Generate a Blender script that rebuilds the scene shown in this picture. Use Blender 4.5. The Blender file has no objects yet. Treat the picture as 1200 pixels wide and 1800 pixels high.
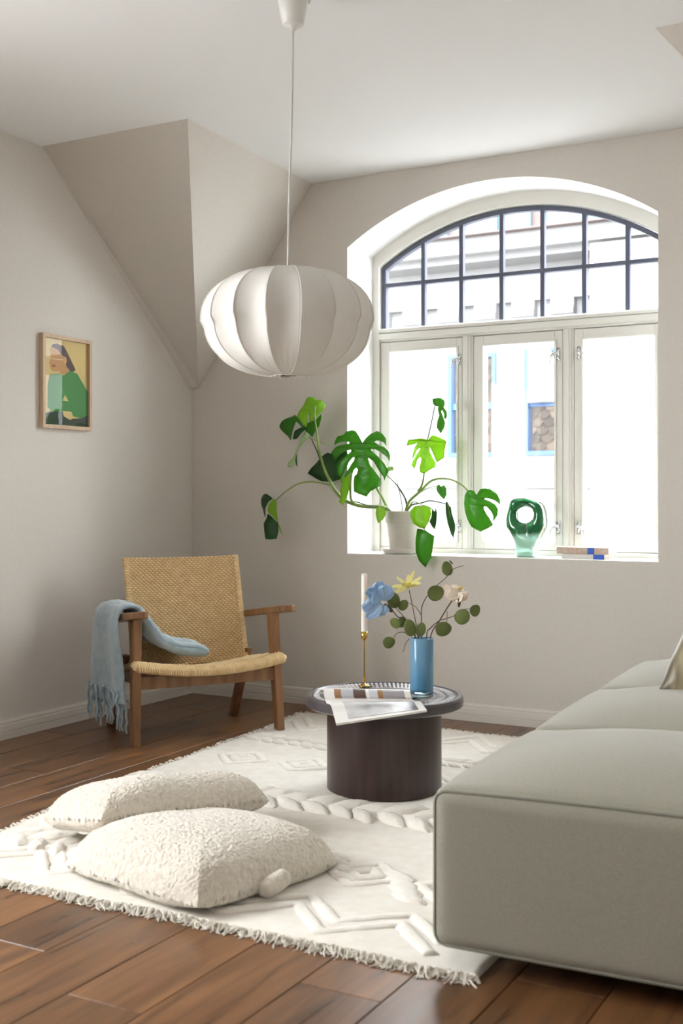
import bpy, bmesh, math, random
from mathutils import Vector, Matrix, noise
from mathutils.geometry import tessellate_polygon
random.seed(7)
SC = bpy.context.scene
COL = SC.collection

# ------------------------------------------------------------------ camera
CAM_H = 1.05; FPX = 2047.0; CX = 600.0; HY = 870.0      # 1200x1800 frame
TH = math.radians(28.9428)
FW = Vector((-math.sin(TH), math.cos(TH), 0)); RT = Vector((math.cos(TH), math.sin(TH), 0)); UP = Vector((0, 0, 1))
CAM = Vector((3.694, -5.035, CAM_H))
cd = bpy.data.cameras.new('camera'); cam = bpy.data.objects.new('camera', cd); COL.objects.link(cam)
cam.location = CAM; cam.rotation_euler = (math.pi / 2, 0, TH)
cd.sensor_fit = 'AUTO'; cd.sensor_width = 36.0; cd.lens = FPX / 1800 * 36; cd.shift_y = -(900 - HY) / 1800
cd.dof.use_dof = True; cd.dof.focus_distance = 4.7; cd.dof.aperture_fstop = 4.0
cd.clip_start = 0.05; cd.clip_end = 200
SC.camera = cam

# ------------------------------------------------------------------ world, lights, exposure
SKY = 12.5
w = bpy.data.worlds.new('overcast_sky'); SC.world = w; w.use_nodes = True
bgn = w.node_tree.nodes['Background']; bgn.inputs[0].default_value = (0.93, 0.97, 1.0, 1); bgn.inputs[1].default_value = SKY
def portal(name, loc, rot, sx, sy):
    l = bpy.data.lights.new(name, 'AREA'); l.shape = 'RECTANGLE'; l.size = sx; l.size_y = sy
    l.cycles.is_portal = True
    o = bpy.data.objects.new(name, l); COL.objects.link(o); o.location = loc; o.rotation_euler = rot
portal('window_light_portal', (1.705, 0.44, 1.63), (-math.pi / 2, 0, 0), 1.52, 1.76)
def daylight(name, loc, rot, sx, sy, watts, col=(1, .995, .985)):
    l = bpy.data.lights.new(name, 'AREA'); l.shape = 'RECTANGLE'; l.size = sx; l.size_y = sy; l.energy = watts; l.color = col
    o = bpy.data.objects.new(name, l); COL.objects.link(o); o.location = loc; o.rotation_euler = rot
daylight('side_window_daylight', (-0.205, -3.9, 1.5), (0, -math.pi / 2, 0), 1.1, 1.9, 34)
portal('window_light_portal', (5.56, -6.25, 1.55), (0, math.pi / 2, 0), .9, .5)
SC.view_settings.view_transform = 'Standard'; SC.view_settings.look = 'None'
SC.view_settings.gamma = 1.0; SC.view_settings.use_curve_mapping = False
SC.view_settings.exposure = 0.8

# ------------------------------------------------------------------ pixel -> place helpers
def ray(px, py): return FW + (px - CX) / FPX * RT + (HY - py) / FPX * UP
def on_z(px, py, z=0.0):
    r = ray(px, py); return CAM + r * ((z - CAM.z) / r.z)
def on_y(px, py, y=0.0):
    r = ray(px, py); return CAM + r * ((y - CAM.y) / r.y)
def on_x(px, py, x=0.0):
    r = ray(px, py); return CAM + r * ((x - CAM.x) / r.x)
def at_d(px, py, d): return CAM + ray(px, py) * d

# ------------------------------------------------------------------ materials
def srgb(r, g, b):
    f = lambda c: ((c / 255 + 0.055) / 1.055) ** 2.4 if c > 10 else c / 255 / 12.92
    return (f(r), f(g), f(b), 1)
def mat(name, col, rough=0.6, **kw):
    m = bpy.data.materials.new(name); m.use_nodes = True
    b = m.node_tree.nodes['Principled BSDF']
    b.inputs['Base Color'].default_value = col; b.inputs['Roughness'].default_value = rough
    for k, v in kw.items():
        b.inputs[k.replace('_', ' ')].default_value = v
    return m
def N(m, typ, **kw):
    n = m.node_tree.nodes.new(typ)
    for k, v in kw.items(): setattr(n, k, v)
    return n
def L(m, a, b): m.node_tree.links.new(a, b)
def bsdf(m): return m.node_tree.nodes['Principled BSDF']
def add_noise(m, scale, c1, c2, bump=0.0, dist=0.002, detail=6, stretch=None, space='Object', lo=0.3, hi=0.7):
    """colour varies between c1 and c2 by noise, optional bump"""
    if space == 'World':
        src = N(m, 'ShaderNodeNewGeometry').outputs['Position']
    else:
        src = N(m, 'ShaderNodeTexCoord').outputs['Object']
    mp = N(m, 'ShaderNodeMapping'); L(m, src, mp.inputs[0])
    if stretch: mp.inputs['Scale'].default_value = stretch
    t = N(m, 'ShaderNodeTexNoise'); t.inputs['Scale'].default_value = scale; t.inputs['Detail'].default_value = detail
    L(m, mp.outputs[0], t.inputs['Vector'])
    r = N(m, 'ShaderNodeValToRGB'); r.color_ramp.elements[0].position = lo; r.color_ramp.elements[1].position = hi
    r.color_ramp.elements[0].color = c1; r.color_ramp.elements[1].color = c2
    L(m, t.outputs['Fac'], r.inputs[0]); L(m, r.outputs[0], bsdf(m).inputs['Base Color'])
    if bump:
        bp = N(m, 'ShaderNodeBump'); bp.inputs['Strength'].default_value = bump; bp.inputs['Distance'].default_value = dist
        L(m, t.outputs['Fac'], bp.inputs['Height']); L(m, bp.outputs[0], bsdf(m).inputs['Normal'])
    return m
def nmat(name, c1, c2, scale, rough=0.6, bump=0.0, dist=0.002, stretch=None, space='Object', detail=6, lo=.3, hi=.7, **kw):
    return add_noise(mat(name, c1, rough, **kw), scale, c1, c2, bump, dist, detail, stretch, space, lo, hi)
def plank_material():
    m = mat('oak_planks', srgb(120, 78, 44), 0.3)
    oi = N(m, 'ShaderNodeObjectInfo'); geo = N(m, 'ShaderNodeNewGeometry')
    ad = N(m, 'ShaderNodeVectorMath', operation='ADD'); L(m, geo.outputs['Position'], ad.inputs[0])
    sc = N(m, 'ShaderNodeVectorMath', operation='SCALE'); sc.inputs[0].default_value = (13.7, 29.1, 0); L(m, oi.outputs['Random'], sc.inputs['Scale'])
    L(m, sc.outputs[0], ad.inputs[1])
    mp = N(m, 'ShaderNodeMapping'); mp.inputs['Scale'].default_value = (16, 1.3, 1); L(m, ad.outputs[0], mp.inputs[0])
    t = N(m, 'ShaderNodeTexNoise'); t.inputs['Scale'].default_value = 1.6; t.inputs['Detail'].default_value = 8; t.inputs['Distortion'].default_value = 0.8
    L(m, mp.outputs[0], t.inputs['Vector'])
    r = N(m, 'ShaderNodeValToRGB'); e = r.color_ramp.elements
    e[0].position = .28; e[0].color = srgb(80, 52, 31); e[1].position = .75; e[1].color = srgb(146, 102, 64)
    L(m, t.outputs['Fac'], r.inputs[0])
    # knots: small dark blotches
    mk = N(m, 'ShaderNodeMapping'); mk.inputs['Scale'].default_value = (3.5, 1.6, 1); L(m, ad.outputs[0], mk.inputs[0])
    k = N(m, 'ShaderNodeTexVoronoi'); k.inputs['Scale'].default_value = 1.0; L(m, mk.outputs[0], k.inputs['Vector'])
    kr = N(m, 'ShaderNodeValToRGB'); kr.color_ramp.elements[0].position = .04; kr.color_ramp.elements[1].position = .16
    kr.color_ramp.elements[0].color = (.28, .24, .2, 1); kr.color_ramp.elements[1].color = (1, 1, 1, 1)
    L(m, k.outputs['Distance'], kr.inputs[0])
    mu = N(m, 'ShaderNodeMix', data_type='RGBA', blend_type='MULTIPLY'); mu.inputs['Factor'].default_value = 1
    L(m, r.outputs[0], mu.inputs['A']); L(m, kr.outputs[0], mu.inputs['B'])
    hs = N(m, 'ShaderNodeHueSaturation'); L(m, mu.outputs['Result'], hs.inputs['Color'])
    mr = N(m, 'ShaderNodeMapRange'); mr.inputs['To Min'].default_value = .66; mr.inputs['To Max'].default_value = 1.12
    L(m, oi.outputs['Random'], mr.inputs['Value']); L(m, mr.outputs[0], hs.inputs['Value'])
    L(m, hs.outputs[0], bsdf(m).inputs['Base Color'])
    rr = N(m, 'ShaderNodeMapRange'); rr.inputs['To Min'].default_value = .2; rr.inputs['To Max'].default_value = .42
    L(m, t.outputs['Fac'], rr.inputs['Value']); L(m, rr.outputs[0], bsdf(m).inputs['Roughness'])
    bp = N(m, 'ShaderNodeBump'); bp.inputs['Strength'].default_value = .25; bp.inputs['Distance'].default_value = .0015
    L(m, t.outputs['Fac'], bp.inputs['Height']); L(m, bp.outputs[0], bsdf(m).inputs['Normal'])
    return m
def clear_glass(name, tint=(1, 1, 1, 1), refl=1.45):
    m = bpy.data.materials.new(name); m.use_nodes = True; nt = m.node_tree; nt.nodes.clear()
    o = N(m, 'ShaderNodeOutputMaterial'); mx = N(m, 'ShaderNodeMixShader'); tr = N(m, 'ShaderNodeBsdfTransparent'); gl = N(m, 'ShaderNodeBsdfGlossy')
    tr.inputs[0].default_value = tint; gl.inputs['Roughness'].default_value = 0.0
    fr = N(m, 'ShaderNodeFresnel'); ge = N(m, 'ShaderNodeNewGeometry'); mi = N(m, 'ShaderNodeMix')
    mi.inputs[2].default_value = refl; mi.inputs[3].default_value = 1 / refl            # no false total reflection on the far face of a thin pane
    L(m, ge.outputs['Backfacing'], mi.inputs[0]); L(m, mi.outputs[0], fr.inputs[0])
    L(m, fr.outputs[0], mx.inputs[0]); L(m, tr.outputs[0], mx.inputs[1]); L(m, gl.outputs[0], mx.inputs[2]); L(m, mx.outputs[0], o.inputs[0])
    return m
def leaf_material(name, c, ct, rough=.35, tf=.4):
    m = mat(name, c, rough); b = bsdf(m)
    add_noise(m, 9, tuple(x * .8 for x in c[:3]) + (1,), tuple(min(1, x * 1.25) for x in c[:3]) + (1,), .15, .002)
    o = m.node_tree.nodes['Material Output']; mx = N(m, 'ShaderNodeMixShader'); mx.inputs[0].default_value = tf
    tl = N(m, 'ShaderNodeBsdfTranslucent'); tl.inputs[0].default_value = ct
    L(m, b.outputs[0], mx.inputs[1]); L(m, tl.outputs[0], mx.inputs[2]); L(m, mx.outputs[0], o.inputs[0])
    return m
WALL = nmat('wall_paint', srgb(214, 208, 200), srgb(218, 212, 204), 60, .85, .05, .0006)
WHITE = mat('white_ceiling_paint', srgb(238, 238, 238), .85)
REVEAL = mat('white_reveal_paint', srgb(244, 244, 243), .7)
JOIN = mat('window_gloss_paint', srgb(229, 227, 219), .35)
METAL = mat('grey_blue_glazing_metal', srgb(86, 90, 108), .4)
CHROME = mat('chrome', (.75, .76, .78, 1), .15, Metallic=1.0)
GLASS = clear_glass('window_glass')
PLANK = plank_material()
SUB = mat('subfloor_dark', srgb(40, 26, 16), .8)
BASEB = mat('baseboard_paint', srgb(222, 216, 207), .5)

# ------------------------------------------------------------------ geometry helpers
def link(o, parent=None):
    COL.objects.link(o)
    if parent is not None: o.parent = parent
    return o
def tag(o, label=None, cat=None, group=None, kind=None):
    if label: o['label'] = label
    if cat: o['category'] = cat
    if group: o['group'] = group
    if kind: o['kind'] = kind
    return o
def root(name, loc=(0, 0, 0), rz=0.0):
    o = bpy.data.objects.new(name, None); o.location = loc; o.rotation_euler = (0, 0, rz); o.empty_display_size = .05
    COL.objects.link(o); return o
def me(name, V, F, m, parent=None, smooth=False, world=True, bevel=0.0, seg=2, sub=0):
    """one mesh object; vertices in world space are moved into the parent's (translation-only) frame"""
    d = bpy.data.meshes.new(name); off = Vector((0, 0, 0))
    if parent is not None and world:
        p = parent
        while p is not None: off += p.location; p = p.parent
    d.from_pydata([tuple(Vector(v) - off) for v in V], [], F); d.update()
    if m is not None: d.materials.append(m)
    if smooth: d.polygons.foreach_set('use_smooth', [True] * len(d.polygons))
    o = bpy.data.objects.new(name, d); link(o, parent)
    if bevel:
        b = o.modifiers.new('bevel', 'BEVEL'); b.width = bevel; b.segments = seg; b.limit_method = 'ANGLE'
    if sub:
        s = o.modifiers.new('sub', 'SUBSURF'); s.levels = sub; s.render_levels = sub
    return o
class G:
    """collects pieces of ONE part"""
    def __init__(s): s.V = []; s.F = []
    def add(s, V, F):
        n = len(s.V); s.V += [Vector(v) for v in V]; s.F += [tuple(i + n for i in f) for f in F]; return s
    def box(s, x0, x1, y0, y1, z0, z1):
        return s.add([(x0, y0, z0), (x1, y0, z0), (x1, y1, z0), (x0, y1, z0), (x0, y0, z1), (x1, y0, z1), (x1, y1, z1), (x0, y1, z1)],
                     [(3, 2, 1, 0), (4, 5, 6, 7), (0, 1, 5, 4), (1, 2, 6, 5), (2, 3, 7, 6), (3, 0, 4, 7)])
    def beam(s, p0, p1, a0, b0, a1=None, b1=None):
        """prism between two horizontal-ish rectangles (half sizes a along x, b along y)"""
        a1 = a0 if a1 is None else a1; b1 = b0 if b1 is None else b1
        p0 = Vector(p0); p1 = Vector(p1)
        V = [p0 + Vector((sx * a0, sy * b0, 0)) for sx, sy in ((-1, -1), (1, -1), (1, 1), (-1, 1))] + \
            [p1 + Vector((sx * a1, sy * b1, 0)) for sx, sy in ((-1, -1), (1, -1), (1, 1), (-1, 1))]
        return s.add(V, [(3, 2, 1, 0), (4, 5, 6, 7), (0, 1, 5, 4), (1, 2, 6, 5), (2, 3, 7, 6), (3, 0, 4, 7)])
    def bar(s, p0, p1, w, h, upv=(0, 0, 1)):
        """rectangular bar along p0-p1"""
        p0 = Vector(p0); p1 = Vector(p1); t = (p1 - p0).normalized(); sd = t.cross(Vector(upv)).normalized(); u = sd.cross(t)
        c = [sd * (i * w / 2) + u * (j * h / 2) for i, j in ((-1, -1), (1, -1), (1, 1), (-1, 1))]
        return s.add([p0 + q for q in c] + [p1 + q for q in c], [(3, 2, 1, 0), (4, 5, 6, 7), (0, 1, 5, 4), (1, 2, 6, 5), (2, 3, 7, 6), (3, 0, 4, 7)])
    def tube(s, P, R, n=8, closed=False):
        P = [Vector(p) for p in P]; k = len(P)
        if not hasattr(R, '__len__'): R = [R] * k
        V = []; nrm = None
        for i in range(k):
            a = P[i - 1] if (i > 0 or closed) else P[i]; b = P[(i + 1) % k] if (i < k - 1 or closed) else P[i]
            t = (b - a).normalized()
            if nrm is None:
                nrm = t.cross(Vector((0, 0, 1)))
                if nrm.length < 1e-3: nrm = t.cross(Vector((1, 0, 0)))
            nrm = (nrm - t * nrm.dot(t)).normalized(); bn = t.cross(nrm)
            for j in range(n):
                an = 2 * math.pi * j / n; V.append(P[i] + (nrm * math.cos(an) + bn * math.sin(an)) * R[i])
        F = []
        for i in range(k if closed else k - 1):
            for j in range(n):
                a = i * n + j; b = i * n + (j + 1) % n; c = ((i + 1) % k) * n + (j + 1) % n; d_ = ((i + 1) % k) * n + j
                F.append((a, b, c, d_))
        if not closed: F += [tuple(range(n))[::-1], tuple((k - 1) * n + j for j in range(n))]
        return s.add(V, F)
    def lathe(s, prof, c=(0, 0, 0), n=32, cap=True):
        c = Vector(c); V = []; F = []; k = len(prof)
        for r, z in prof:
            for j in range(n):
                a = 2 * math.pi * j / n; V.append(c + Vector((r * math.cos(a), r * math.sin(a), z)))
        for i in range(k - 1):
            for j in range(n):
                F.append((i * n + j, i * n + (j + 1) % n, (i + 1) * n + (j + 1) % n, (i + 1) * n + j))
        if cap: F += [tuple(range(n))[::-1], tuple((k - 1) * n + j for j in range(n))]
        return s.add(V, F)
    def grid(s, fn, nu, nv, wrapu=False):
        V = [fn(i / (nu if wrapu else nu - 1), j / (nv - 1)) for j in range(nv) for i in range(nu)]; F = []
        for j in range(nv - 1):
            for i in range(nu if wrapu else nu - 1):
                F.append((j * nu + i, j * nu + (i + 1) % nu, (j + 1) * nu + (i + 1) % nu, (j + 1) * nu + i))
        return s.add(V, F)
    def prism(s, out, vec):
        n = len(out); out = [Vector(p) for p in out]; vec = Vector(vec)
        return s.add(out + [p + vec for p in out], [tuple(range(n))[::-1], tuple(range(n, 2 * n))] + [(i, (i + 1) % n, (i + 1) % n + n, i + n) for i in range(n)])
    def make(s, name, m, parent=None, **kw): return me(name, s.V, s.F, m, parent, **kw)
def spline(P, n=6):
    """Catmull-Rom through points"""
    P = [Vector(p) for p in P]; out = []
    for i in range(len(P) - 1):
        a = P[max(i - 1, 0)]; b = P[i]; c = P[i + 1]; d = P[min(i + 2, len(P) - 1)]
        for k in range(n):
            t = k / n
            out.append(.5 * ((2 * b) + (c - a) * t + (2 * a - 5 * b + 4 * c - d) * t * t + (3 * b - a - 3 * c + d) * t ** 3))
    out.append(P[-1]); return out
def nz(p, s): return noise.noise(Vector(p) * s)

# ================================================================== THE SETTING
CEIL = 2.61; WX0, WX1 = 0.943, 2.463; SILL = 0.762; SPR = 2.268; ARC_R = 1.332; ARC_X = 1.703; ARC_Z = 2.506 - 1.332
RW = 3.62; FARX = 5.4; BACKY = -7.0
def arcpts(r, x0, x1, n=40):
    return [(x0 + (x1 - x0) * i / n, ARC_Z + math.sqrt(r * r - (x0 + (x1 - x0) * i / n - ARC_X) ** 2)) for i in range(n + 1)]
# floor: subfloor + planks
sf = G().box(-.2, FARX + .2, BACKY - .2, .42, -.12, -.018).make('floor', SUB); tag(sf, kind='structure', label='dark oak plank floor')
PW = .2; x = 0.0; i = 0
rp = random.Random(3)
while x < FARX - .01:
    y = 0.0; first = True
    while y > BACKY + .01:
        ln = rp.uniform(1.5, 2.5) * (rp.uniform(.25, 1) if first else 1); first = False
        y1 = max(BACKY, y - ln)
        g = .0012; a, b, c, d_ = x + g, min(x + PW, FARX) - g, y1 + g, y - g; cz = .0012
        V = [(a, c, -.018), (b, c, -.018), (b, d_, -.018), (a, d_, -.018), (a, c, -cz), (b, c, -cz), (b, d_, -cz), (a, d_, -cz),
             (a + cz, c + cz, 0), (b - cz, c + cz, 0), (b - cz, d_ - cz, 0), (a + cz, d_ - cz, 0)]
        F = [(0, 1, 5, 4), (1, 2, 6, 5), (2, 3, 7, 6), (3, 0, 4, 7), (4, 5, 9, 8), (5, 6, 10, 9), (6, 7, 11, 10), (7, 4, 8, 11), (8, 9, 10, 11)]
        me('floor_plank', V, F, PLANK, sf); y = y1
    x += PW
# back wall (window wall) with arched opening
g = G(); arch = arcpts(ARC_R, WX0, WX1)
for yy, fl in ((0.0, False), (0.42, True)):
    def q(a, b, c, d_):
        P = [(a[0], yy, a[1]), (b[0], yy, b[1]), (c[0], yy, c[1]), (d_[0], yy, d_[1])]
        g.add(P if not fl else P[::-1], [(0, 1, 2, 3)])
    q((0, 0), (WX0, 0), (WX0, CEIL), (0, CEIL)); q((WX1, 0), (RW + .2, 0), (RW + .2, CEIL), (WX1, CEIL)); q((WX0, 0), (WX1, 0), (WX1, SILL), (WX0, SILL))
    for k in range(len(arch) - 1): q(arch[k], arch[k + 1], (arch[k + 1][0], CEIL), (arch[k][0], CEIL))
tag(g.make('wall_back', WALL), kind='structure', label='beige wall with arched window')
# white reveal
loop = [(WX0, SILL), (WX1, SILL)] + arch[::-1]
g = G(); V = [(p[0], 0.0, p[1]) for p in loop] + [(p[0], .42, p[1]) for p in loop]; n = len(loop)
g.add(V, [(k, k + n, (k + 1) % n + n, (k + 1) % n) for k in range(n)])
rv = g.make('trim_1', REVEAL); tag(rv, kind='structure', label='white painted window reveal and sill')
# left wall with window_2 opening (outside the frame)
LY0, LY1, LZ0, LZ1 = -4.9, -2.9, .90, 2.1
g = G().box(-.22, 0, LY1, .42, 0, CEIL).box(-.22, 0, BACKY - .2, LY0, 0, CEIL).box(-.22, 0, LY0, LY1, 0, LZ0).box(-.22, 0, LY0, LY1, LZ1, CEIL)
tag(g.make('wall_left', WALL), kind='structure', label='beige wall with framed print')
g = G().box(RW, RW + .2, -3.4, 0, 0, CEIL).box(RW, FARX + .2, -3.4, -3.2, 0, CEIL)
RY0, RY1, RZ0, RZ1 = -6.5, -6.0, 1.1, 2.0
g.box(FARX, FARX + .22, BACKY - .2, RY0, 0, CEIL).box(FARX, FARX + .22, RY1, -3.2, 0, CEIL).box(FARX, FARX + .22, RY0, RY1, 0, RZ0).box(FARX, FARX + .22, RY0, RY1, RZ1, CEIL)
tag(g.make('wall_right', WALL), kind='structure', label='beige wall beside the sofa')
tag(G().box(-.22, FARX + .2, BACKY - .2, BACKY, 0, CEIL).make('wall_front', WALL), kind='structure', label='beige wall behind the camera')
tag(G().box(-.22, FARX + .22, BACKY - .2, .42, CEIL, CEIL + .2).make('ceiling', WHITE), kind='structure', label='white ceiling')
for nme, (y0, y1, z0, z1, xx) in (('window_2', (LY0, LY1, LZ0, LZ1, -.14)), ('window_3', (RY0, RY1, RZ0, RZ1, FARX + .14))):
    ww = root(nme, (xx, (y0 + y1) / 2, z0)); tag(ww, kind='structure', label='white framed window')
    g = G(); t = .06
    g.box(xx - .03, xx + .03, y0, y0 + t, z0, z1).box(xx - .03, xx + .03, y1 - t, y1, z0, z1).box(xx - .03, xx + .03, y0 + t, y1 - t, z0, z0 + t).box(xx - .03, xx + .03, y0 + t, y1 - t, z1 - t, z1)
    ym = (y0 + y1) / 2; g.box(xx - .03, xx + .03, ym - .035, ym + .035, z0 + t, z1 - t)
    g.make('window_frame', JOIN, ww)
    for a, b in ((y0 + t, ym - .035), (ym + .035, y1 - t)): G().box(xx - .002, xx + .002, a, b, z0 + t, z1 - t).make('pane', GLASS, ww)
# sloping corner pieces under the roof
def slope(name, xa, ya, xw, sgn, label):
    zD = 1.612; e = .045 * sgn
    A = (xw, ya, CEIL); B = (xa, ya + .005, CEIL); C = (xa - .06 * sgn, 0, CEIL); D = (xw, 0, zD); E_ = (xw + e, 0, zD + .004); K = (xw, 0, CEIL); E2 = (xw + e, -.022, zD + .03)
    D2 = (xw, -.03, zD + .015)
    V = [A, B, C, D, E_, K, E2, D2]
    F = [(0, 1, 6, 7), (1, 2, 4, 6), (7, 6, 4, 3), (0, 7, 3, 5), (2, 5, 3, 4), (0, 5, 2, 1)]
    o = me(name, V, F if sgn > 0 else [f[::-1] for f in F], WALL); tag(o, kind='structure', label=label); return o
slope('ceiling_slope', .80, -1.125, 0, 1, 'sloping roof corner above the armchair')
slope('ceiling_slope', 2.728, -1.131, RW, -1, 'sloping roof corner at the top right')
# baseboards with stepped profile
def baseboard(name, p0, p1, nrm, label):
    prof = [(0, 0), (.016, 0), (.016, .028), (.0135, .030), (.0135, .0325), (.016, .0345), (.014, .060), (.0115, .064), (.0115, .067), (.013, .070), (.010, .079), (0, .081)]
    p0 = Vector(p0); p1 = Vector(p1); nrm = Vector(nrm); V = []
    for p in (p0, p1): V += [p + nrm * a + UP * b for a, b in prof]
    n = len(prof); F = [(k, (k + 1) % n, (k + 1) % n + n, k + n) for k in range(n)] + [tuple(range(n)), tuple(range(n, 2 * n))[::-1]]
    tag(me(name, V, F, BASEB), kind='structure', label=label)
baseboard('baseboard_left', (.0, 0, 0), (.0, BACKY, 0), (1, 0, 0), 'moulded baseboard along the left wall')
baseboard('baseboard_back', (RW, 0, 0), (.016, 0, 0), (0, -1, 0), 'moulded baseboard under the window')

# ------------------------------------------------------------------ the arched window
W1 = root('window_1', (1.703, .30, SILL)); tag(W1, kind='structure', label='arched white window with three casements')
FY0, FY1 = .27, .36
g = G()
V = []; inn = arcpts(ARC_R - .062, WX0 + .034, WX1 - .034)
outl = [(WX0, 1.9)] + arch + [(WX1, 1.9)]; inl = [(WX0 + .034, 1.9)] + inn + [(WX1 - .034, 1.9)]; n = len(outl)
for yy in (FY0, FY1): V += [(p[0], yy, p[1]) for p in outl] + [(p[0], yy, p[1]) for p in inl]
F = []
for k in range(n - 1):
    F += [(k, k + 1, k + 1 + n, k + n), (k + n, k + 1 + n, k + 1 + 3 * n, k + 3 * n), (k + 2 * n, k + 3 * n, k + 1 + 3 * n, k + 1 + 2 * n)]
g.add(V, F); g.box(WX0, WX0 + .036, FY0, FY1, SILL, 1.9).box(WX1 - .036, WX1, FY0, FY1, SILL, 1.9).box(WX0 + .036, WX1 - .036, FY0 + .01, FY1, SILL, SILL + .022)
g.make('frame', JOIN, W1)
g = G().box(WX0 + .036, WX1 - .036, FY0 + .01, FY1, 1.832, 1.9).box(WX0 + .036, WX1 - .036, FY0 - .008, FY0 + .01, 1.842, 1.872).box(WX0 + .036, WX1 - .036, FY0 - .002, FY0 + .01, 1.876, 1.894)
g.make('transom', JOIN, W1, bevel=.003)
for a, b in ((1.434, 1.492), (1.947, 2.000)):
    m_ = (a + b) / 2
    G().box(a, b, FY0 + .012, FY1, SILL + .022, 1.832).box(a + .010, b - .010, FY0 + .002, FY0 + .012, SILL + .022, 1.832).box(m_ - .008, m_ + .008, FY0 - .006, FY0 + .002, SILL + .022, 1.832).make('mullion', JOIN, W1, bevel=.0025)
def lever(parent, p, side):
    """small chrome casement fastener: back plate, knuckle and drooping lever"""
    p = Vector(p); g = G().box(p.x - .007, p.x + .007, p.y - .004, p.y, p.z - .03, p.z + .03)
    g.tube([p + Vector((0, -.002, .008)), p + Vector((0, -.024, .008))], .008, 10)
    g.tube([p + Vector((0, -.003, -.018)), p + Vector((0, -.012, -.018))], .006, 8)
    g.tube(spline([p + Vector((0, -.02, .008)), p + Vector((side * .016, -.024, .004)), p + Vector((side * .03, -.026, -.012)), p + Vector((side * .035, -.026, -.045))], 4), [.0055] * 9 + [.0045, .004, .004, .0035], 8)
    g.make('handle', CHROME, parent, smooth=True)
for (a, b), (ga, gb), hs in (((.981, 1.432), (1.036, 1.403), [(1.419, -1)]), ((1.494, 1.945), (1.545, 1.906), [(1.926, -1)]), ((2.002, 2.425), (2.046, 2.378), [(2.024, 1)])):
    z0, z1, gz0, gz1 = .786, 1.828, .825, 1.778
    g = G().box(a, ga, FY0 + .015, FY1 - .015, z0, z1).box(gb, b, FY0 + .015, FY1 - .015, z0, z1).box(ga, gb, FY0 + .015, FY1 - .015, z0, gz0).box(ga, gb, FY0 + .015, FY1 - .015, gz1, z1)
    s_ = g.make('casement', JOIN, W1, bevel=.002)
    g = G(); t = .010; yb = FY0 + .008                                    # raised bead round the pane
    g.box(ga - t, ga, yb, FY0 + .015, gz0 - t, gz1 + t).box(gb, gb + t, yb, FY0 + .015, gz0 - t, gz1 + t).box(ga, gb, yb, FY0 + .015, gz0 - t, gz0).box(ga, gb, yb, FY0 + .015, gz1, gz1 + t)
    g.make('glazing_bead', JOIN, s_, bevel=.0015)
    G().box(ga, gb, .315, .319, gz0, gz1).make('pane', GLASS, s_)
    for hx, sd in hs:
        for hz in (1.716, .895): lever(s_, (hx, FY0 + .015, hz), sd)
# fanlight with dark glazing bars
r1, r0 = ARC_R - .066, ARC_R - .088; xa, xb = WX0 + .040, WX1 - .040
o1 = [(xa, 1.902)] + arcpts(r1, xa, xb) + [(xb, 1.902)]; i1 = [(xa + .02, 1.902)] + arcpts(r0, xa + .02, xb - .02) + [(xb - .02, 1.902)]; n = len(o1); V = []; F = []
for yy in (.30, .335): V += [(p[0], yy, p[1]) for p in o1] + [(p[0], yy, p[1]) for p in i1]
for k in range(n - 1): F += [(k, k + 1, k + 1 + n, k + n), (k + n, k + 1 + n, k + 1 + 3 * n, k + 3 * n), (k, k + 2 * n, k + 1 + 2 * n, k + 1), (k + 2 * n, k + 3 * n, k + 1 + 3 * n, k + 1 + 2 * n)]
fl = me('fanlight', V, F, METAL, W1)
BX = [1.212, 1.419, 1.631, 1.839, 2.044, 2.249]; BZ = 2.123
for bx in BX:
    zt = ARC_Z + math.sqrt(r0 * r0 - (bx - ARC_X) ** 2) + .004
    G().box(bx - .010, bx + .010, .302, .330, 1.902, zt).make('glazing_bar', METAL, fl)
G().box(xa + .02, xb - .02, .300, .328, BZ - .009, BZ + .009).make('glazing_bar', METAL, fl)
xs = [xa + .02] + BX + [xb - .02]
for k in range(7):
    a, b = xs[k] + (.010 if k else 0), xs[k + 1] - (.010 if k < 6 else 0)
    G().box(a, b, .314, .318, 1.903, BZ - .009).make('pane', GLASS, fl)
    top = [(p[0], .314, p[1]) for p in arcpts(r0, a, b, 8)]
    G().prism([(b, .314, BZ + .009), (a, .314, BZ + .009)] + top, (0, .004, 0)).make('pane', GLASS, fl)

# ================================================================== ACROSS THE STREET
FYY = 9.0
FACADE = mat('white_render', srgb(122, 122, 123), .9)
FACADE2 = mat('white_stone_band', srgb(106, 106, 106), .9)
BLUE = mat('blue_window_paint', srgb(52, 82, 122), .5)
PBLUE = mat('pale_blue_window_paint', srgb(56, 88, 112), .5)
COPPER = mat('brown_metal_cladding', srgb(74, 62, 59), .6)
DPANE = mat('reflecting_pane', srgb(18, 18, 18), .02, IOR=3.2)
SPANE = mat('sky_reflecting_pane', srgb(90, 96, 104), .03, IOR=1.8)
PANEL_W = mat('pale_panel_white', srgb(118, 120, 121), .9)
BLD = root('townhouse', (-1, FYY, -3.2)); tag(BLD, 'white townhouse across the street with blue windows and stepped cornice', 'building')
P = lambda px, py: on_y(px, py, FYY)
g = G(); zg = -3.2
wins = [(P(788, 712).x, P(872, 712).x, P(830, 803).z, P(830, 622).z), (P(922, 712).x, P(1012, 712).x, P(950, 800).z, P(950, 613).z)]
ztop = P(900, 470).z; xl, xr = -9.0, P(1075, 600).x
cols = [xl] + sum([[a, b] for a, b, _, _ in wins], []) + [xr]
for k in range(0, len(cols), 2): g.box(cols[k], cols[k + 1], FYY, FYY + .4, zg, ztop)
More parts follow.
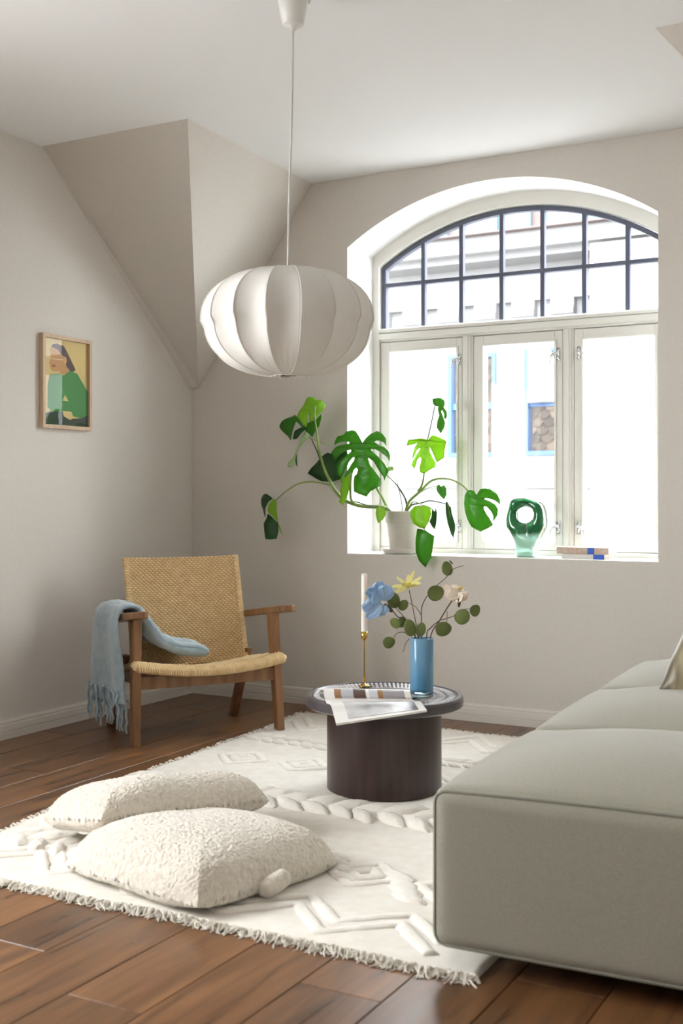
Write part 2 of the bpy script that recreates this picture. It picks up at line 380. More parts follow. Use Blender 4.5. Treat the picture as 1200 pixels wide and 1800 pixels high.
for a, b, z0, z1 in wins: g.box(a, b, FYY, FYY + .4, zg, z0).box(a, b, FYY, FYY + .4, z1, ztop)
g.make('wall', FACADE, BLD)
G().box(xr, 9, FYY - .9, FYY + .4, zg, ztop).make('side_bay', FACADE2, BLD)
zc = P(912, 838).z
G().box(xl, xr, FYY - .05, FYY, zc - .14, zc).make('string_course', FACADE, BLD)
for a, b, z0, z1 in wins:
    wd = root('window', ((a + b) / 2, FYY, z0)); wd.parent = BLD; wd.location -= BLD.location
    t = .052; zm = z0 + (z1 - z0) * .49; g = G()
    g.box(a, a + t, FYY - .03, FYY + .10, z0, z1).box(b - t, b, FYY - .03, FYY + .10, z0, z1).box(a + t, b - t, FYY - .03, FYY + .10, z0, z0 + t).box(a + t, b - t, FYY - .03, FYY + .10, z1 - t, z1).box(a + t, b - t, FYY, FYY + .10, zm - .04, zm + .04)
    me('window_frame', g.V, g.F, BLUE, wd)
    for u0, u1 in ((z0 + t, zm - .04), (zm + .04, z1 - t)): G().box(a + t, b - t, FYY + .06, FYY + .07, u0, u1).make('pane', DPANE, wd)
# thin wavy pale panel before the upper half of the right hand window
a, b, z0, z1 = wins[1]; zm = z0 + (z1 - z0) * .49
cv = lambda u, v: Vector((a + .06 + (.30 + .30 * v) * u * 1.0, FYY - .05 - .03 * math.sin(u * 9), z1 - .02 - v * (z1 - zm - .02)))
c_ = G().grid(cv, 14, 10).make('pale_panel', PANEL_W, BLD, smooth=True); s_ = c_.modifiers.new('s', 'SOLIDIFY'); s_.thickness = .01
# cornice, corbels, gutter, dormer windows
ya = P(900, 465).z; yb_ = P(900, 432).z
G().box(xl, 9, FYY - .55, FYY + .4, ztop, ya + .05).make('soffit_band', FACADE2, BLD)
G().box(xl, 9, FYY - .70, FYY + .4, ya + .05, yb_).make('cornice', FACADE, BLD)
zk = P(900, 533).z
px0 = 742
stepx = (P(1070, 520).x - P(737, 545).x) / 5
xk = P(737, 545).x
G().box(xl, xr, FYY - .10, FYY, zk, ztop).make('frieze', FACADE, BLD)
for k in range(-4, 6):
    X0 = xk + k * stepx
    G().box(X0 + stepx * .62, X0 + stepx * .62 + .30, FYY - .12, FYY, zk - .22, zk).box(X0 + stepx * .62, X0 + stepx * .62 + .30, FYY - .15, FYY - .12, zk - .20, zk - .12).make('corbel', FACADE2, BLD)
Q = lambda px, py: on_y(px, py, FYY - .6)
zg0 = Q(900, 430).z; zg1 = Q(900, 410).z
G().box(xl, 9, FYY - .85, FYY, yb_, zg1).make('gutter', COPPER, BLD)
zd1 = zg1 + 1.25
G().box(xl, 9, FYY - .45, FYY + .4, zg1, zd1 + .3).make('dormer_cladding', COPPER, BLD)
R_ = lambda px, py: on_y(px, py, FYY - .5).x
for a, b in ((R_(700, 410), R_(741, 410)), (R_(743, 410), R_(785, 410)), (R_(811, 400), R_(874, 400)), (R_(876, 400), R_(932, 400)), (R_(953, 390), R_(1024, 390)), (R_(1026, 390), R_(1096, 390)), (R_(1125, 380), R_(1190, 380))):
    wd = root('dormer_window', ((a + b) / 2, FYY - .5, zg1)); wd.parent = BLD; wd.location -= BLD.location
    z0, z1, t, ye = zg1 + .06, zd1, .05, FYY - .5; g = G()
    g.box(a, a + t, ye, ye + .08, z0, z1).box(b - t, b, ye, ye + .08, z0, z1).box(a + t, b - t, ye, ye + .08, z0, z0 + t * 1.5).box(a + t, b - t, ye, ye + .08, z1 - t, z1)
    me('window_frame', g.V, g.F, PBLUE, wd)
    G().box(a + t, b - t, ye + .03, ye + .04, z0 + t * 1.5, z1 - t).make('pane', SPANE, wd)
me('roof', [(xl, FYY - .5, zd1 + .3), (9, FYY - .5, zd1 + .3), (9, FYY + 3, zd1 + .9), (xl, FYY + 3, zd1 + .9), (xl, FYY + 3, zd1 + .3), (9, FYY + 3, zd1 + .3)], [(0, 1, 2, 3), (0, 3, 4), (1, 5, 2), (0, 4, 5, 1), (2, 5, 4, 3)], COPPER, BLD)
tag(G().box(-40, 40, -30, 40, -3.4, -3.2).make('street', nmat('pale_paving', srgb(140, 138, 136), srgb(155, 153, 150), 4, .9)), kind='structure', label='pale paved street below the window')
# our own mansard slope beside the window, mirrored in the panes opposite
SLATE = mat('fish_scale_slate', srgb(60, 55, 50), .7)
gi = N(SLATE, 'ShaderNodeNewGeometry'); rs_ = N(SLATE, 'ShaderNodeValToRGB'); rs_.color_ramp.elements[0].color = srgb(74, 68, 64); rs_.color_ramp.elements[1].color = srgb(128, 114, 100)
L(SLATE, gi.outputs['Random Per Island'], rs_.inputs[0]); L(SLATE, rs_.outputs[0], bsdf(SLATE).inputs['Base Color'])
tip = lambda xx, v, h: Vector((xx, .75 - v * .35 + h, .2 + v))
rs = me('roof_slope', [(-9, .72, .2), (-.3, .72, .2), (-.3, -.68, 4.2), (-9, -.68, 4.2), (-9, -.68, .2), (-.3, -.68, .2)], [(0, 1, 2, 3), (0, 3, 4), (1, 5, 2), (3, 2, 5, 4), (0, 4, 5, 1)], SLATE); tag(rs, kind='structure', label='fish scale slate roof beside the window')
g = G(); tw, th_ = .26, .17
for r in range(23):
    for c in range(33):
        xx = -8.9 + c * tw + (r % 2) * tw / 2; v = .05 + r * th_; o = []
        for k in range(9):
            an = math.pi * k / 8; o.append(tip(xx + tw / 2 - math.cos(an) * tw / 2, v + .13 - math.sin(an) * .13, .035))
        o += [tip(xx + tw, v + .26, .012), tip(xx, v + .26, .012)]
        g.add(o, [tuple(range(len(o)))])
tag(g.make('slates', SLATE, rs), kind='stuff')

# ================================================================== PENDANT LAMP
LAMP = Vector((1.823, -1.961, 0))
SHADE_M = mat('white_lamp_cloth', srgb(240, 237, 231), .85)
o_ = SHADE_M.node_tree.nodes['Material Output']; mx = N(SHADE_M, 'ShaderNodeMixShader'); mx.inputs[0].default_value = .25; tl = N(SHADE_M, 'ShaderNodeBsdfTranslucent'); tl.inputs[0].default_value = srgb(240, 236, 228)
L(SHADE_M, bsdf(SHADE_M).outputs[0], mx.inputs[1]); L(SHADE_M, tl.outputs[0], mx.inputs[2]); L(SHADE_M, mx.outputs[0], o_.inputs[0])
PLAST = mat('white_plastic', srgb(225, 224, 220), .4)
sh = at_d(506, 570, 3.596)
PL = root('pendant_lamp', (LAMP.x, LAMP.y, CEIL)); tag(PL, 'white ribbed cloth pendant lamp hanging from the ceiling', 'lamp')
g = G().lathe([(.049, 2.61), (.047, 2.575), (.0335, 2.502), (.030, 2.499), (.012, 2.494), (.008, 2.482)], LAMP, 32)
cup = g.make('ceiling_cup', PLAST, PL, smooth=True)
cr = RT * .044 + UP * 2.578 + LAMP
G().tube([cr - RT * .01 + UP * .03, cr + RT * .002, cr + RT * .004 - UP * .012], [.012, .011, .005], 8).make('hook_cover', PLAST, cup, smooth=True)
top = Vector((sh.x, sh.y, 1.748))
G().tube(spline([LAMP + UP * 2.485, LAMP.lerp(top, .3) + UP * (2.2 - 1.748 * .3), LAMP.lerp(top, .8) + UP * (1.95 - 1.748 * .8), top], 6), .0035, 8).make('cord', mat('white_cord', srgb(205, 203, 198), .6), PL, smooth=True)
NG = 16; A0 = math.atan2(-FW.y, -FW.x)
ZT, ZB, RM = 1.741, 1.420, .262
def rad(v):                                              # v 0 top .. 1 bottom
    zz = 1.0 - 2 * v; base = (1 - abs(zz) ** 2.3) ** .5
    return (.055 if zz > 0 else .045) + (RM - .05) * base
def lamp_z(v):
    return ZT + (ZB - ZT) * v
def gore(u, v):
    th = (u - .5) * 2 * math.pi / NG; s = 1 - (2 * u - 1) ** 2
    dp = .075 * s * math.sin(math.pi * min(1, max(0, v))) ** .8
    r = rad(v) * (1 - dp) ; r *= 1 + .012 * math.sin(u * 26) * (max(0, 1 - v * 5) + max(0, v * 5 - 4))
    return Vector((r * math.cos(th), r * math.sin(th), lamp_z(v) - ZB))
vs = lambda v: .5 - .5 * math.cos(math.pi * v)
gp = G().grid(lambda u, v: gore(u, vs(v)), 15, 33)
proto = None; rb = None
for k in range(NG):
    ang = A0 + 2 * math.pi * k / NG
    if proto is None:
        proto = gp.make('fabric_panel', SHADE_M, PL, smooth=True, world=False); s_ = proto.modifiers.new('s', 'SOLIDIFY'); s_.thickness = .0012; o = proto
        rt_ = [Vector((rad(vs(v / 24)) * 1.003, 0, lamp_z(vs(v / 24)) - ZB)) for v in range(25)]
        rb = G().tube(rt_, .0028, 6).make('rib', SHADE_M, PL, smooth=True, world=False); r_ = rb
    else:
        o = proto.copy(); link(o, PL); r_ = rb.copy(); link(r_, PL)
    for q_, a_ in ((o, ang), (r_, ang + math.pi / NG)):
        q_.location = Vector((sh.x, sh.y, ZB)) - PL.location; q_.rotation_euler = (0, 0, a_)
G().tube([Vector((sh.x + (.048 + .004 * math.sin(k * 5)) * math.cos(k / 24 * 2 * math.pi), sh.y + (.048 + .004 * math.sin(k * 5)) * math.sin(k / 24 * 2 * math.pi), ZB + .003 * math.sin(k * 3))) for k in range(24)], .005, 6, True).make('gathered_hem', SHADE_M, PL, smooth=True)
G().tube([Vector((sh.x, sh.y, ZB)) + RT * .062 + UP * .004, Vector((sh.x, sh.y, ZB)) + RT * .068 - UP * .008], .002, 6).make('drawstring', SHADE_M, PL)
G().lathe([(.055, ZT - .004), (.03, ZT + .002), (.006, ZT + .008)], (sh.x, sh.y, 0), 24).make('top_gather', SHADE_M, PL, smooth=True)

# ================================================================== FRAMED PRINT
OAK = nmat('pale_oak', srgb(206, 180, 150), srgb(190, 162, 130), 14, .5, stretch=(4, 4, .6))
y0, y1, z0, z1 = -1.144, -.818, 1.350, 1.773
PF = root('framed_print', (0, (y0 + y1) / 2, z0)); tag(PF, 'small framed print of a person in a green sweater on wall', 'picture')
t, dp = .017, .026
G().box(0, dp, y0, y0 + t, z0, z1).box(0, dp, y1 - t, y1, z0, z1).box(0, dp, y0 + t, y1 - t, z0, z0 + t).box(0, dp, y0 + t, y1 - t, z1 - t, z1).make('frame', OAK, PF, bevel=.001)
A_ = lambda u, v, h=0: Vector((.010 + h, y0 + t + (y1 - y0 - 2 * t) * u, z1 - t - (z1 - z0 - 2 * t) * v))
ART = lambda r, g_, b: mat('print_ink', srgb(r, g_, b), .7)
pr = G().prism([A_(0, 0), A_(1, 0), A_(1, 1), A_(0, 1)][::-1], (-.004, 0, 0)).make('print', ART(226, 202, 134), PF)
def ink(name, pts, m, h):
    G().prism([A_(min(1, max(0, u)), min(1, max(0, v)), h) for u, v in pts], (.0004, 0, 0)).make(name, m, pr)
SKINM = ART(205, 155, 96)
ink('hair', [(.17, .14), (.2, .07), (.3, .05), (.46, .07), (.52, .12), (.6, .2), (.73, .33), (.66, .36), (.55, .34), (.5, .28), (.4, .2), (.3, .2)], ART(84, 62, 58), .0002)
ink('face', [(.15, .12), (.22, .1), (.32, .12), (.42, .18), (.5, .2), (.52, .26), (.46, .3), (.44, .34), (.36, .37), (.2, .38), (.15, .35), (.13, .28), (.17, .2)], SKINM, .0006)
ink('neck', [(.44, .3), (.5, .29), (.58, .34), (.55, .38), (.46, .4), (.36, .4), (.38, .35)], SKINM, .0005)
ink('ear', [(.46, .19), (.51, .2), (.52, .24), (.49, .28), (.45, .26)], ART(222, 178, 118), .001)
ink('lips', [(.18, .31), (.24, .3), (.28, .315), (.24, .33), (.2, .33)], ART(165, 80, 60), .001)
ink('glasses', [(.14, .232), (.45, .226), (.45, .234), (.14, .240)], ART(235, 215, 180), .0011)
ink('sweater', [(.14, .42), (.34, .4), (.46, .41), (.58, .35), (.76, .37), (.86, .45), (1, .57), (1, .86), (.85, .9), (.55, .87), (.4, .84), (.2, .86), (.1, .8), (.1, .55)], ART(58, 142, 66), .0008)
ink('sweater_gap', [(.48, .64), (.56, .71), (.42, .71)], ART(226, 210, 140), .0013)
ink('hand', [(.42, .83), (.62, .83), (.68, .9), (.6, .93), (.45, .89)], ART(224, 196, 128), .0014)
ink('trousers', [(.05, .87), (.2, .84), (.42, .84), (.66, .91), (.85, .9), (1, .86), (1, 1), (.02, 1)], ART(34, 56, 44), .0011)
G().box(.0165, .0185, y0 + t, y1 - t, z0 + t, z1 - t).make('glass', clear_glass('picture_glass', refl=1.6), PF)

# ================================================================== ARMCHAIR (local frame: x to the viewer's right, y to the back)
WOOD = nmat('walnut_brown_wood', srgb(152, 110, 72), srgb(112, 76, 47), 6, .42, .1, .001, stretch=(5, 5, .7))
CORDM = nmat('woven_paper_cord', srgb(240, 214, 168), srgb(222, 190, 138), 40, .8)
CORDB = mat('cord_gap', srgb(196, 158, 108), .9)
CH = root('armchair', (.774, -.927, 0), math.radians(55.41)); tag(CH, 'wooden lounge chair with woven cord seat and back in corner', 'armchair')
def part(g, name, m, parent=CH, **kw): return g.make(name, m, parent, world=False, **kw)
for s in (-1, 1):
    part(G().beam((s * .327, 0, 0.0 if s < 0 else .0135), (s * .313, .045, .53), .017, .024, .019, .030), 'leg', WOOD, bevel=.004)
    part(G().beam((s * .298, .485, 0), (s * .288, .285, .345), .016, .026, .016, .028), 'leg', WOOD, bevel=.004)
    part(G().bar((s * .290, .03, .275), (s * .285, .40, .245), .024, .05), 'side_rail', WOOD, bevel=.003)
    pl = [(.287, .40), (.318, .41), (.350, .22), (.372, .05), (.380, -.03), (.372, -.075), (.345, -.100), (.315, -.100), (.294, -.078), (.290, -.03), (.296, .08), (.292, .25)]
    az = lambda y: .572 - .135 * (y + .10)
    top = [(s * a, b, az(b)) for a, b in pl]; g = G()
    if s < 0: top = top[::-1]
    g.prism([(p[0], p[1], p[2] - .030) for p in top], (0, 0, .030)); part(g, 'armrest', WOOD, bevel=.006, seg=3)
    part(G().bar((s * .250 + .014, .302, .27), (s * .252 + .014, .442, .735), .024, .028, (0, 1, 0)), 'back_post', WOOD, bevel=.003)
part(G().box(-.312, .312, .006, .032, .232, .288), 'front_rail', WOOD, bevel=.003)
part(G().box(-.290, .290, .372, .398, .215, .262), 'rear_rail', WOOD, bevel=.003)
# woven surfaces: a solid bed plus rows of little cord humps
def seat_pt(u, v, h=0):                                    # u across 0..1, v front->back
    hw = .333 - .062 * v; xx = (2 * u - 1) * hw; yy = -.034 + .42 * v
    zz = .358 - .035 * (1 - (2 * u - 1) ** 2) * (1 - .3 * v) - .075 * v - .012 * max(0, 1 - v * 9) ** 2
    return Vector((xx, yy, zz + h))
def back_pt(u, v, h=0):                                    # v bottom->top
    hw = .268 + .004 * v; a = 2 * u - 1; xx = .014 + a * hw
    yy = .262 + .150 * v + .022 * (1 - a * a) - h; zz = .285 + .482 * v - .006 * (1 - a * a) * v
    return Vector((xx, yy, zz + h * .3))
def slab(fn, th_, nu, nv):
    g = G(); g.grid(lambda u, v: fn(u, v, 0), nu, nv); k = nu * nv; g.grid(lambda u, v: fn(u, v, -th_), nu, nv)
    for i_ in range(nu - 1):
        a = i_; g.F += [(a, a + k, a + 1 + k, a + 1), ((nv - 1) * nu + a, (nv - 1) * nu + a + 1, (nv - 1) * nu + a + 1 + k, (nv - 1) * nu + a + k)]
    for j in range(nv - 1):
        a = j * nu; b = a + nu; g.F += [(a, b, b + k, a + k)]; a += nu - 1; b += nu - 1; g.F += [(a, a + k, b + k, b)]
    return g
def weave(fn, nc, nr, h, v0=0.0):
    g = G(); du = 1 / nc; dv = (1 - v0) / nr
    for r in range(nr):
        for c in range(nc):
            off = .5 * (r % 2); u0 = (c + off) * du; u1 = min(1.0, u0 + du * .97); va = v0 + r * dv; vb = va + dv * .96
            if u0 > .995: continue
            um = (u0 + u1) / 2; vm = (va + vb) / 2; ua, ub = u0 + (u1 - u0) * .28, u0 + (u1 - u0) * .72
            j = h * random.uniform(.75, 1.15)
            g.add([fn(u0, vm, 0), fn(ua, va, 0), fn(ub, va, 0), fn(u1, vm, 0), fn(ub, vb, 0), fn(ua, vb, 0), fn(ua, vm, j), fn(ub, vm, j)],
                  [(0, 1, 6), (1, 2, 7, 6), (2, 3, 7), (3, 4, 7), (4, 5, 6, 7), (5, 0, 6)])
    return g
st = part(slab(seat_pt, .026, 25, 17), 'seat', CORDB)
part(weave(lambda u, v, h=0: seat_pt(u, v, h + .001), 30, 44, .0065), 'cord_weave', CORDM, st, smooth=True)
# front roll of the seat: strands wrapped over the rail
for k in range(64):
    u = (k + .5) / 64; p = seat_pt(u, 0.02)
    if k == 0: rr_ = G()
    lean = .006
    rr_.tube([p + Vector((-lean, .026, .004)), p + Vector((0, -.004, .003)), p + Vector((lean, -.014, -.012)), p + Vector((lean * 1.5, -.008, -.030)), p + Vector((lean * 1.5, .012, -.036))], .0062, 5)
part(rr_, 'rolled_edge', CORDM, st, smooth=True)
e0 = [seat_pt(1, v / 8) + Vector((0, 0, -.012)) for v in range(9)]; e1 = [seat_pt(0, v / 8) + Vector((0, 0, -.012)) for v in range(9)]
part(G().tube(e0, .016, 8), 'seat_rod', CORDM, st, smooth=True); part(G().tube(e1, .016, 8), 'seat_rod', CORDM, st, smooth=True)
bk = part(slab(back_pt, .020, 21, 17), 'backrest', CORDB)
part(weave(lambda u, v, h=0: back_pt(u, v, h + .001), 27, 52, .007), 'cord_weave', CORDM, bk, smooth=True)
for u, sg in ((0, -1), (1, 1)):
    rr_ = G()
    for k in range(70):
        v = (k + .5) / 70
        p = back_pt(u, v); rr_.tube([p + Vector((-sg * .018, -.003, 0)), p + Vector((sg * .003, -.003, 0)), p + Vector((sg * .007, .008, 0)), p + Vector((sg * .002, .024, 0))], .0031, 4)
    tag(part(rr_, 'wrapped_edge', CORDM, bk), kind='stuff')

# ================================================================== THROW BLANKET over the left arm
BLK = nmat('pale_blue_mohair', srgb(172, 190, 198), srgb(148, 170, 182), 30, .95, .5, .004, Sheen_Weight=.6)
TB = root('throw_blanket', (.774, -.927, 0), math.radians(55.41)); tag(TB, 'pale blue fringed throw draped over the left armrest', 'blanket')
path = spline([(-.424, 0, .172), (-.422, 0, .30), (-.420, 0, .43), (-.412, 0, .515), (-.390, 0, .560), (-.345, 0, .576), (-.300, 0, .568), (-.268, 0, .530), (-.236, 0, .475), (-.190, 0, .430), (-.12, 0, .400), (-.05, 0, .383), (.0, 0, .368)], 6)
NP = len(path)
def blan(u, v, side):
    k = v * (NP - 1); i_ = min(int(k), NP - 2); p = path[i_].lerp(path[i_ + 1], k - i_)
    tg = (path[i_ + 1] - path[i_]).normalized(); nr = Vector((tg.z, 0, -tg.x)); nr = -nr
    ya_ = .030 + .015 * math.sin(v * math.pi) ** 2 - .05 * max(0, v - .6); yb2 = .375 - .08 * v + .02 * math.sin(v * 7)
    y_ = ya_ + (yb2 - ya_) * u
    th2 = .013 + .016 * min(1, max(0, (v - .48) * 5))
    th2 *= (1 - abs(2 * u - 1) ** 6) ** .5 * (1.0 if v < .97 else .75)
    wav = .009 * math.sin(u * 11 + v * 3) * (1 - .5 * v) + .010 * nz((u * 2.2, v * 5, 3), 1.6)
    if .28 < v < .5: wav *= .35
    fz = .004 * nz((y_, p.x, p.z), 60)
    return p + Vector((.072 * (1 - u) * max(0, 1 - v * 2.4), y_, 0)) + nr * (wav + side * th2 + fz)
g = G(); NU, NV = 36, 90
g.grid(lambda u, v: blan(u, v, 1), NU, NV); kk = NU * NV; g.grid(lambda u, v: blan(u, v, -1), NU, NV)
for j in range(NV - 1):
    for i_ in (0, NU - 1): g.F.append((j * NU + i_, (j + 1) * NU + i_, (j + 1) * NU + i_ + kk, j * NU + i_ + kk))
for i_ in range(NU - 1):
    for j in (0, NV - 1): g.F.append((j * NU + i_, j * NU + i_ + 1, j * NU + i_ + 1 + kk, j * NU + i_ + kk))
cl = part(g, 'cloth', BLK, TB, smooth=True)
rt2 = random.Random(5)
for k in range(18):
    u = (k % 9 + .5 + rt2.uniform(-.2, .2)) / 9; lay = k // 9
    p = blan(u, .002 if lay else .035, 1 if lay == 0 else -1) + Vector((-.004 if lay == 0 else .004, 0, .012)); ln = rt2.uniform(.115, .15) if lay == 0 else rt2.uniform(.12, .145)
    P_ = [p + Vector((rt2.uniform(-.006, .006) - (.006 if lay == 0 else 0), rt2.uniform(-.010, .010), -ln * q_ / 6)) for q_ in range(7)]
    part(G().tube(spline(P_, 3), [.0075 - .0003 * (q_ % 3) - .00018 * q_ for q_ in range(19)], 7), 'tassel', BLK, TB, smooth=True)

# ================================================================== RUG
CREAM = nmat('cream_wool', srgb(230, 225, 215), srgb(220, 213, 200), 24, .95, .4, .003, Sheen_Weight=.3)
TUFT = nmat('cream_tufted_wool', srgb(236, 231, 222), srgb(228, 222, 211), 60, .95, .3, .003, Sheen_Weight=.4)
RG = root('rug', (1.8, -1.5, 0)); tag(RG, 'cream tufted wool rug with raised diamonds and fringed ends', 'rug')
LE = [(1.12, -2.73), (1.04, -2.409), (.985, -2.1), (.955, -1.83), (.925, -1.5), (.905, -1.1), (.89, -.65), (.83, -.28)]
def interp(T, y):
    for a, b in zip(T, T[1:]):
        if y <= b[1]: return a[0] + (b[0] - a[0]) * (y - a[1]) / (b[1] - a[1])
    return T[-1][0]
def rugp(u, v):
    yl = -2.735 + 2.475 * v; yr = -2.70 + 2.36 * v
    xl_ = interp(LE, min(yl, -.2801)) + .012 * nz((v * 9, 0, 1), 1); xr_ = 2.73 - .02 * v
    y_ = yl + (yr - yl) * u + .012 * nz((u * 7, v, 2), 1) * (abs(2 * v - 1) ** 6); x_ = xl_ + (xr_ - xl_) * u
    return Vector((x_, y_, .011 + .0035 * nz((x_, y_, 0), 7) + .0015 * nz((x_, y_, 5), 40)))
g = G().grid(rugp, 90, 130); V0 = len(g.V)
edge = [i_ for i_ in range(90)] + [j * 90 + 89 for j in range(1, 130)] + [129 * 90 + i_ for i_ in range(88, -1, -1)] + [j * 90 for j in range(128, 0, -1)]
low = [Vector((g.V[e].x, g.V[e].y, .0005)) for e in edge]; g.V += low
for k in range(len(edge)): g.F.append((edge[k], V0 + k, V0 + (k + 1) % len(edge), edge[(k + 1) % len(edge)]))
g.F.append(tuple(V0 + k for k in range(len(edge))))
g.make('woven_base', CREAM, RG, smooth=True)
def tuft_mesh(name, seed):
    g = G(); c = []
    def f(u, v):
        th = u * 2 * math.pi; ph = v * math.pi / 2
        r = math.cos(ph); q_ = Vector((r * math.cos(th) * (1 + .35 * abs(math.cos(th)) ** 5), .66 * r * math.sin(th), .38 * math.sin(ph) - .03))
        return q_ * (1 + .12 * nz(q_ + Vector((seed, 0, 0)), 4) + .10 * nz(q_ + Vector((seed, 3, 0)), 9) + .06 * nz(q_ + Vector((seed, 5, 0)), 21))
    g.grid(f, 32, 10, True)
    o = g.make(name, TUFT, RG, smooth=True, world=False); return o
tufts = [tuft_mesh('tuft', s_) for s_ in (1.3, 4.1, 7.7)]; tused = [False] * 3; rtf = random.Random(11)
def tuft(p, ang, ln, wd=1.0, ht=1.0):
    if (p - on_z(675, 1390, 0)).to_2d().length < .235: return          # nothing under the drum of the table
    k = rtf.randrange(3)
    if tused[k]: o = tufts[k].copy(); link(o, RG)
    else: o = tufts[k]; tused[k] = True
    o.location = Vector((p.x, p.y, .010)) - RG.location; o.rotation_euler = (0, 0, ang); o.scale = (ln, ln * wd, ln * ht)
def tuft_row(a, b, n, ln, slant, wd=1.0, ht=1.0, jit=.006):
    a = Vector(a); b = Vector(b); base = math.atan2(b.y - a.y, b.x - a.x)
    for k in range(n):
        p = a.lerp(b, (k + .5) / n); p += Vector((rtf.uniform(-jit, jit), rtf.uniform(-jit, jit), 0))
        tuft(p, base + slant + rtf.uniform(-.15, .15), ln * rtf.uniform(.9, 1.12), wd, ht)
def xy(px, py): p = on_z(px, py, .012); return Vector((p.x, p.y, 0))
ra, rb2 = Vector((.93, -.80, 0)), Vector((2.55, -.86, 0))
tuft_row(ra, rb2, 24, .040, .6); tuft_row(ra + Vector((0, -.075, 0)), rb2 + Vector((0, -.075, 0)), 24, .040, -.6)
tuft_row((.94, -1.62, 0), (2.55, -1.60, 0), 17, .062, .7, .8, 1.0); tuft_row((.94, -1.72, 0), (2.55, -1.70, 0), 17, .062, -.6, .8, 1.0)
tuft_row((1.10, -2.36, 0), (2.0, -2.36, 0), 11, .058, .8, .8, .95); tuft_row((1.12, -2.46, 0), (2.0, -2.46, 0), 11, .052, -.8, .8, .95)
for p, dx in ((xy(590, 1505), 0), (xy(700, 1540), 0)):
    for k in range(4): tuft(p + Vector((.035 * k, -.05 * k, 0)), -.3, .045, .8, .8)
for p in (xy(215, 1400), xy(205, 1382)): tuft_row(p, p + Vector((.3, -.02, 0)), 5, .035, .5)
def ridge(name, pts, r, closed=False):
    P_ = []; n_ = len(pts); rng = n_ if closed else n_ - 1
    for k in range(rng):
        a, b = Vector(pts[k]), Vector(pts[(k + 1) % n_])
        for q_ in range(9):
            c = a.lerp(b, q_ / 9); P_.append(Vector((c.x + .004 * nz(c, 30), c.y + .004 * nz(c + Vector((9, 0, 0)), 30), .008 + .003 * nz(c, 25))))
    if not closed: P_.append(Vector((pts[-1][0], pts[-1][1], .010)))
    g = G().tube(P_, [r * 1.45 * (1 + .22 * nz(p, 45)) for p in P_], 10, closed)
    for v in g.V: v.z = .009 + (v.z - .008) * .50 + .0012 * nz(v, 90)
    g.make(name, TUFT, RG, smooth=True)
def diamond(c, a, b):
    ridge('diamond_motif', [(c.x - a, c.y, 0), (c.x, c.y - b, 0), (c.x + a, c.y, 0), (c.x, c.y + b, 0)], .013, True)
    ridge('diamond_motif', [(c.x - a * .42, c.y, 0), (c.x, c.y - b * .42, 0), (c.x + a * .42, c.y, 0), (c.x, c.y + b * .42, 0)], .014, True)
for yy, n_ in ((-1.2, 6), (-2.2, 6)):
    for k in range(n_): diamond(Vector((1.13 + .27 * k, yy + .02 * math.sin(k), 0)), .105, .10)
for ya2, yb3 in ((-2.64, -2.50), (-.36, -.55)):
    ridge('zigzag_ridge', [((1.15 if ya2 < -1 else .92) + k * .145, ya2 if k % 2 == 0 else yb3, 0) for k in range(11)], .014)
    ridge('zigzag_ridge', [((1.15 if ya2 < -1 else .92) + k * .145, ya2 + (yb3 - ya2) * (.55 if k % 2 == 0 else 1.5), 0) for k in range(11)], .013)
g = G(); rf = random.Random(2)
for v, sg, cnt in ((0, -1, 900), (1, 1, 600)):
    for k in range(cnt):
        p = rugp(min(1, k / cnt + rf.uniform(0, .003)), v); ln = rf.uniform(.010, .034) * (1 + .5 * nz((k * .05, 0, 0), 1)); an = rf.uniform(-1.3, 1.3)
        q0 = Vector((p.x, p.y - sg * .008, .009)); P_ = [q0]; hgt = .010 * rf.random()
        for j in range(1, 5):
            an += rf.uniform(-.9, .9); P_.append(P_[-1] + Vector((math.sin(an) * ln * .35, sg * abs(math.cos(an)) * ln * .35, 0))); P_[-1].z = max(.0022, .009 + hgt * math.sin(j * 1.1) - .0017 * j)
        g.tube(P_, [.0028, .0026, .0024, .0022, .0014], 4)
for k in range(120):
    p = rugp(0, k / 120); ln = rf.uniform(.008, .022); q0 = Vector((p.x + .006, p.y, .010)); g.tube([q0, q0 + Vector((-ln, rf.uniform(-.01, .01), .003)), q0 + Vector((-ln * 1.5, rf.uniform(-.012, .012), -.006))], [.004, .0035, .002], 4)
tag(g.make('fringe', CREAM, RG), kind='stuff')

